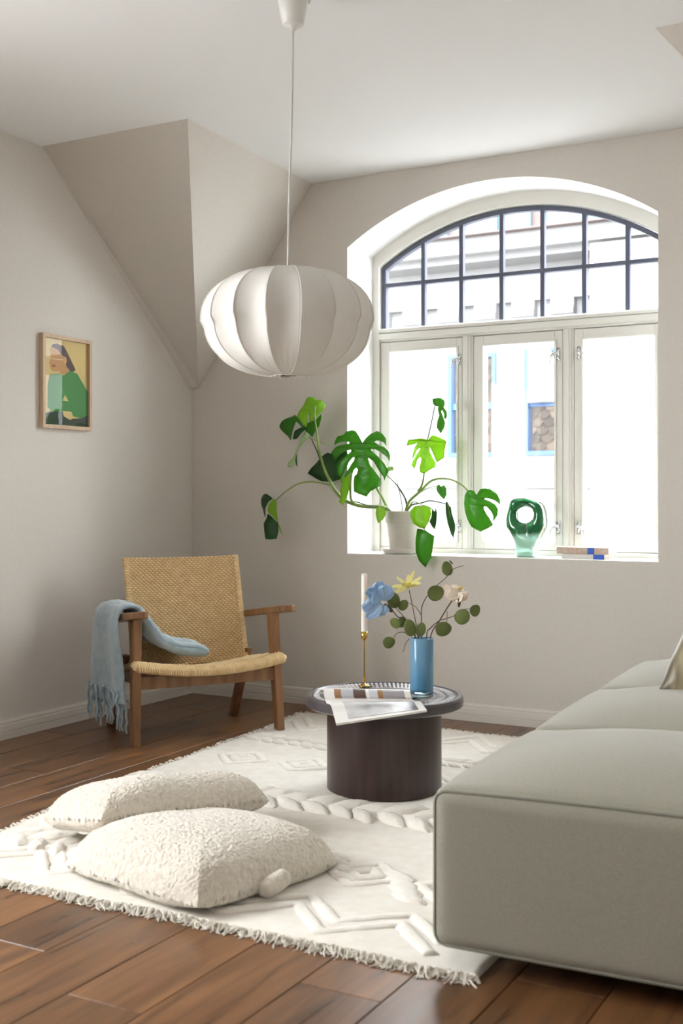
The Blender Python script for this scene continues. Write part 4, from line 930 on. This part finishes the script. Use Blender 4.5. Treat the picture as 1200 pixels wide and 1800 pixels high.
leaf(c3, [(50, 315), (75, 275), (130, 240), (215, 215), (260, 260), (305, 325), (350, 285), (410, 250), (455, 205), (460, 240), (440, 320), (400, 370), (370, 425), (330, 385), (290, 340), (242, 290), (232, 290), (205, 370), (185, 460), (178, 465), (140, 420), (100, 385), (65, 350)], -.13, LD, -.15, .3, 1.0)
leaf(c3, [(205, 455), (200, 420), (225, 375), (270, 345), (325, 335), (300, 380), (265, 430), (240, 450)], -.14, LDK, -.5, .2)
leaf(c3, [(325, 338), (345, 345), (350, 400), (330, 435), (280, 490), (240, 550), (215, 620), (200, 680), (180, 718), (135, 715), (140, 670), (190, 620), (215, 560), (235, 500), (260, 440), (300, 390)], -.15, LPL, .6, -.1, 1.0)
leaf(c3, [(215, 590), (235, 560), (232, 640), (238, 715), (222, 690), (215, 640)], -.13, LDK, .3, 0)
leaf(c3, [(335, 775), (370, 720), (430, 655), (500, 600), (530, 580), (600, 600), (690, 560), (720, 590), (660, 680), (650, 830), (570, 860), (480, 855), (410, 825)], -.045, LDK, -.1, .1, .5)
leaf(c3, [(640, 830), (660, 810), (690, 815), (740, 770), (760, 790), (745, 880), (720, 960), (690, 1040), (670, 1080), (630, 1050), (650, 1000), (640, 940), (655, 880)], -.10, LN, .5, 0)
leaf(c3, [(1095, 740), (1110, 715), (1150, 707), (1168, 720), (1165, 745), (1120, 755)], .06, LPL)
leaf(c6, [(72, 158), (90, 135), (130, 123), (165, 145), (175, 160), (150, 190), (130, 230), (128, 270), (125, 305), (110, 250), (95, 200)], -.15, LDK, -.4, .3)
leaf(c6, [(175, 155), (200, 170), (200, 230), (205, 280), (195, 320), (170, 290), (140, 265), (130, 240), (140, 200)], -.16, LN, .4, 0)
leaf(c6, [(107, 345), (130, 310), (140, 270), (170, 295), (215, 340), (218, 400), (205, 460), (160, 465), (125, 462), (115, 400)], -.145, LDK, -.1, .1)
leaf(c6, [(205, 250), (215, 340), (235, 385), (240, 410), (268, 432), (236, 418), (216, 370), (200, 320)], -.14, LN, .2, 0)
leaf(c6, [(950, 270), (955, 235), (975, 222), (1000, 235), (1025, 245), (1027, 280), (1005, 315), (965, 345), (955, 310)], -.02, LN, .1, .2, 1, ((1000, 235), (965, 340)))
leaf(c4, [(405, 70), (440, 62), (490, 60), (525, 85), (533, 120), (520, 160), (550, 200), (555, 240), (545, 275), (525, 275), (525, 230), (505, 185), (495, 200), (520, 270), (535, 320), (525, 370), (490, 425), (470, 395), (450, 365), (455, 300), (475, 240), (460, 180), (465, 150), (430, 145), (410, 115)], .10, LD, .4, .2)
leaf(c4, [(350, 480), (300, 470), (155, 480), (138, 540), (200, 530), (260, 515), (225, 555), (205, 610), (190, 680), (215, 655), (250, 590), (290, 565), (285, 590), (240, 640), (195, 700), (180, 740), (215, 775), (235, 740), (250, 690), (285, 660), (300, 675), (290, 720), (275, 765), (275, 815), (320, 825), (360, 800), (430, 760), (438, 718), (410, 665), (388, 610), (385, 560), (402, 585), (424, 645), (446, 712), (520, 660), (525, 590), (545, 500), (530, 485), (460, 450), (415, 440), (385, 465), (365, 490)], .11, LN, .05, .1, 1.0, ((355, 488), (320, 820)))
leaf(c4, [(860, 1050), (840, 1010), (800, 995), (760, 1010), (735, 1050), (725, 1130), (735, 1220), (760, 1300), (800, 1370), (890, 1420), (960, 1390), (1015, 1350), (990, 1290), (960, 1240), (935, 1190), (935, 1165), (960, 1165), (1000, 1210), (1020, 1260), (1018, 1315), (1060, 1250), (1068, 1190), (1040, 1140), (990, 1110), (940, 1090), (950, 1080), (1000, 1085), (1050, 1110), (1093, 1145), (1090, 1090), (1060, 1030), (1000, 990), (950, 978), (900, 990), (865, 1040)], .03, LD, .1, .1, 1.2, ((860, 1052), (895, 1415)))
leaf(c4, [(450, 965), (475, 940), (490, 955), (495, 965), (530, 950), (550, 980), (555, 1050), (525, 1092), (490, 1060), (460, 1020)], .08, LD, .2, .2, 1, ((490, 960), (525, 1090)))
leaf(c4, [(535, 1130), (550, 1108), (565, 1130), (580, 1165), (590, 1160), (600, 1230), (635, 1340), (638, 1400), (620, 1490), (590, 1430), (560, 1340), (540, 1240)], .07, LDK, .5, 0, 1, ((560, 1130), (620, 1485)))
leaf(c4, [(295, 1165), (340, 1150), (390, 1185), (400, 1240), (380, 1310), (330, 1390), (280, 1380), (215, 1340), (180, 1260), (185, 1200), (230, 1165), (270, 1155)], -.025, LN, .1, .1, 1, ((295, 1168), (318, 1388)))
leaf(c4, [(400, 1200), (430, 1215), (440, 1180), (452, 1230), (445, 1340), (430, 1400), (400, 1370), (375, 1320), (395, 1270)], .02, LDK, .4, .1)
leaf(c4, [(260, 1390), (310, 1395), (325, 1410), (340, 1405), (430, 1465), (415, 1560), (395, 1680), (325, 1785), (270, 1720), (235, 1630), (240, 1500)], -.045, LD, .05, .05, 1.2, ((322, 1408), (328, 1780)))
SG_ = nmat('pale_stem_green', srgb(150, 172, 92), srgb(112, 140, 66), 12, .5)
SD_ = mat('dark_petiole', srgb(74, 84, 62), .5)
def mstem(cv, pts, ys, r0_, r1_, m):
    if not hasattr(ys, '__len__'): ys = [ys] * len(pts)
    P_ = spline([on_y(*cv(*p), y_) for p, y_ in zip(pts, ys)], 5); n_ = len(P_)
    G().tube(P_, [r0_ + (r1_ - r0_) * k / (n_ - 1) for k in range(n_)], 8).make('stem', m, MO, smooth=True)
mstem(c3, [(1120, 1160), (1060, 1100), (850, 1090), (700, 1040), (620, 970), (560, 880), (490, 730), (440, 560), (420, 400), (400, 250), (400, 130)], [.10, .03, -.03, -.07, -.09, -.10, -.12, -.15, -.18, -.21, -.205], .011, .004, SG_)
mstem(c3, [(560, 890), (450, 865), (340, 855), (230, 880), (120, 950), (30, 1030)], [-.10, -.12, -.14, -.15, -.15, -.15], .004, .003, SG_)
mstem(c3, [(560, 505), (500, 490), (420, 460), (340, 430)], [-.07, -.11, -.14, -.15], .003, .0025, SG_)
mstem(c3, [(450, 640), (420, 560), (365, 440)], [-.13, -.14, -.135], .005, .003, SD_)
mstem(c3, [(1110, 1150), (1050, 1020), (985, 900), (920, 700), (866, 488)], [.10, .06, .01, -.03, -.06], .007, .004, SG_)
mstem(c3, [(780, 1065), (745, 1020), (740, 900), (745, 770)], [-.06, -.08, -.10, -.11], .007, .005, SG_)
mstem(c3, [(700, 1045), (800, 1050), (900, 1080), (1060, 1100)], [-.06, -.05, -.04, .03], .003, .003, SD_)
mstem(c4, [(150, 1220), (130, 1090), (60, 970), (0, 900), (-65, 840)], [.12, .12, .12, .11, .08], .006, .0025, SD_)
mstem(c4, [(100, 1220), (80, 1060), (40, 900), (0, 800)], [.12, .11, .08, .06], .0025, .0015, SD_)
mstem(c4, [(130, 1220), (170, 1110), (290, 1000), (380, 910), (480, 878), (600, 890), (700, 940), (770, 1000), (855, 1050)], [.12, .12, .12, .11, .10, .08, .06, .04, .03], .008, .003, SG_)
mstem(c4, [(260, 1010), (300, 940), (320, 820), (345, 500)], [.12, .12, .12, .125], .007, .003, SG_)
mstem(c4, [(350, 500), (390, 330), (428, 140)], [.13, .12, .10], .003, .0025, SD_)
mstem(c4, [(290, 1015), (370, 970), (450, 958), (488, 958)], [.12, .10, .085, .08], .002, .0018, SG_)
mstem(c4, [(150, 1200), (200, 1145), (280, 1130), (370, 1105), (450, 1115), (560, 1140)], [.12, .10, .09, .08, .075, .07], .005, .0025, SD_)
mstem(c4, [(150, 1200), (200, 1120), (270, 1130), (295, 1170)], [.10, .05, .0, -.02], .004, .0025, SG_)
mstem(c4, [(300, 1150), (370, 1170), (415, 1205)], [.05, .03, .02], .003, .002, SD_)
mstem(c4, [(240, 1200), (300, 1300), (322, 1405)], [.06, -.005, -.04], .003, .0025, SG_)
mstem(c6, [(1060, 250), (1020, 218), (1000, 235)], [.08, .0, -.02], .0025, .002, SG_)

# green glass sculpture with a hole
SCM = mat('green_art_glass', srgb(40, 120, 70), .06, Transmission_Weight=.55, IOR=1.4, Coat_Weight=.6)
tc = N(SCM, 'ShaderNodeTexCoord'); sp = N(SCM, 'ShaderNodeSeparateXYZ'); L(SCM, tc.outputs['Object'], sp.inputs[0])
nzn = N(SCM, 'ShaderNodeTexNoise'); nzn.inputs['Scale'].default_value = 14; L(SCM, tc.outputs['Object'], nzn.inputs['Vector'])
ma = N(SCM, 'ShaderNodeMath', operation='MULTIPLY_ADD'); ma.inputs[1].default_value = .06; L(SCM, nzn.outputs['Fac'], ma.inputs[0]); L(SCM, sp.outputs['Z'], ma.inputs[2])
rp2 = N(SCM, 'ShaderNodeValToRGB'); e = rp2.color_ramp.elements; e[0].position = .115; e[0].color = srgb(168, 206, 190); e[1].position = .14; e[1].color = srgb(24, 96, 52)
L(SCM, ma.outputs[0], rp2.inputs[0]); L(SCM, rp2.outputs[0], bsdf(SCM).inputs['Base Color'])
GY = .10; gb_ = on_y(925, 979, GY)
GS = root('glass_sculpture', (gb_.x, GY, SILL)); tag(GS, 'green blown glass vase with a round hole on the sill', 'sculpture')
c7 = lambda x_, y_: on_y(860 + x_ / 3.5294, 850 + y_ / 3.5294, GY)
outer = [(232, 80), (165, 84), (132, 105), (122, 150), (108, 210), (112, 275), (140, 330), (165, 390), (175, 440), (180, 459), (235, 459), (288, 459), (290, 420), (305, 370), (330, 320), (352, 270), (354, 225), (345, 160), (325, 120), (290, 100)]
hc = (230, 193)
oa = [c7(*p) for p in outer]; hcv = c7(*hc); so = []
OS = spline(oa + [oa[0]], 4)[:-1]
def gsurf(u, v):
    k = u * len(OS); i_ = int(k) % len(OS); po = OS[i_].lerp(OS[(i_ + 1) % len(OS)], k - int(k))
    d = po - hcv; ln = d.length; dn = d / ln; ri = .036 + .003 * math.sin(math.atan2(d.z, d.x) * 2 + 1)
    a = 2 * math.pi * v; m_ = (ln + ri) / 2; h = (ln - ri) / 2
    dz = .034 + .020 * min(1, max(0, (ln - .06) / .1))
    ca, sa = math.cos(a), math.sin(a); f = lambda t_: math.copysign(abs(t_) ** .8, t_)
    p = hcv + dn * (m_ + h * f(ca)); p.y = GY + dz * f(sa)
    p.z = max(p.z, SILL + .0005); return p
g = G().grid(gsurf, len(OS), 29, True); g.make('body', SCM, GS, smooth=True)
# two books lying on the sill
def book(name, a, b, y0, y1, z0, z1, cov, label, band):
    r_ = root(name, ((a + b) / 2, (y0 + y1) / 2, z0)); tag(r_, label, 'book')
    t_ = .0025
    G().box(a + .003, b - .003, y0 + .004, y1 - .003, z0 + t_, z1 - t_).make('pages', mat('book_pages', srgb(226, 218, 202), .9), r_)
    cv_ = G().box(a, b, y0, y1, z0, z0 + t_).box(a, b, y0, y1, z1 - t_, z1).box(a, b, y0, y0 + .003, z0 + t_, z1 - t_).make('cover', cov, r_)
    G().box(a + (b - a) * band[0], a + (b - a) * band[1], y0 - .0008, y0, z0 + .0005, z1 - .0005).make('spine_label', mat('blue_spine', srgb(46, 92, 190), .6), cv_)
q0, q1 = on_y(987, 976, .05), on_y(1062, 979, .05)
book('book', q0.x, q1.x, .05, .20, SILL, SILL + .022, mat('grey_white_cover', srgb(216, 212, 204), .7), 'lower pale book with blue spine label lying on sill', (.74, .99))
q0, q1 = on_y(978, 966, .055), on_y(1069, 968, .055)
book('book', q0.x, q1.x, .055, .20, SILL + .0225, SILL + .052, nmat('speckled_tan_cover', srgb(206, 186, 168), srgb(186, 162, 142), 90, .8), 'upper speckled tan book lying on top of the lower one', (.60, .73))
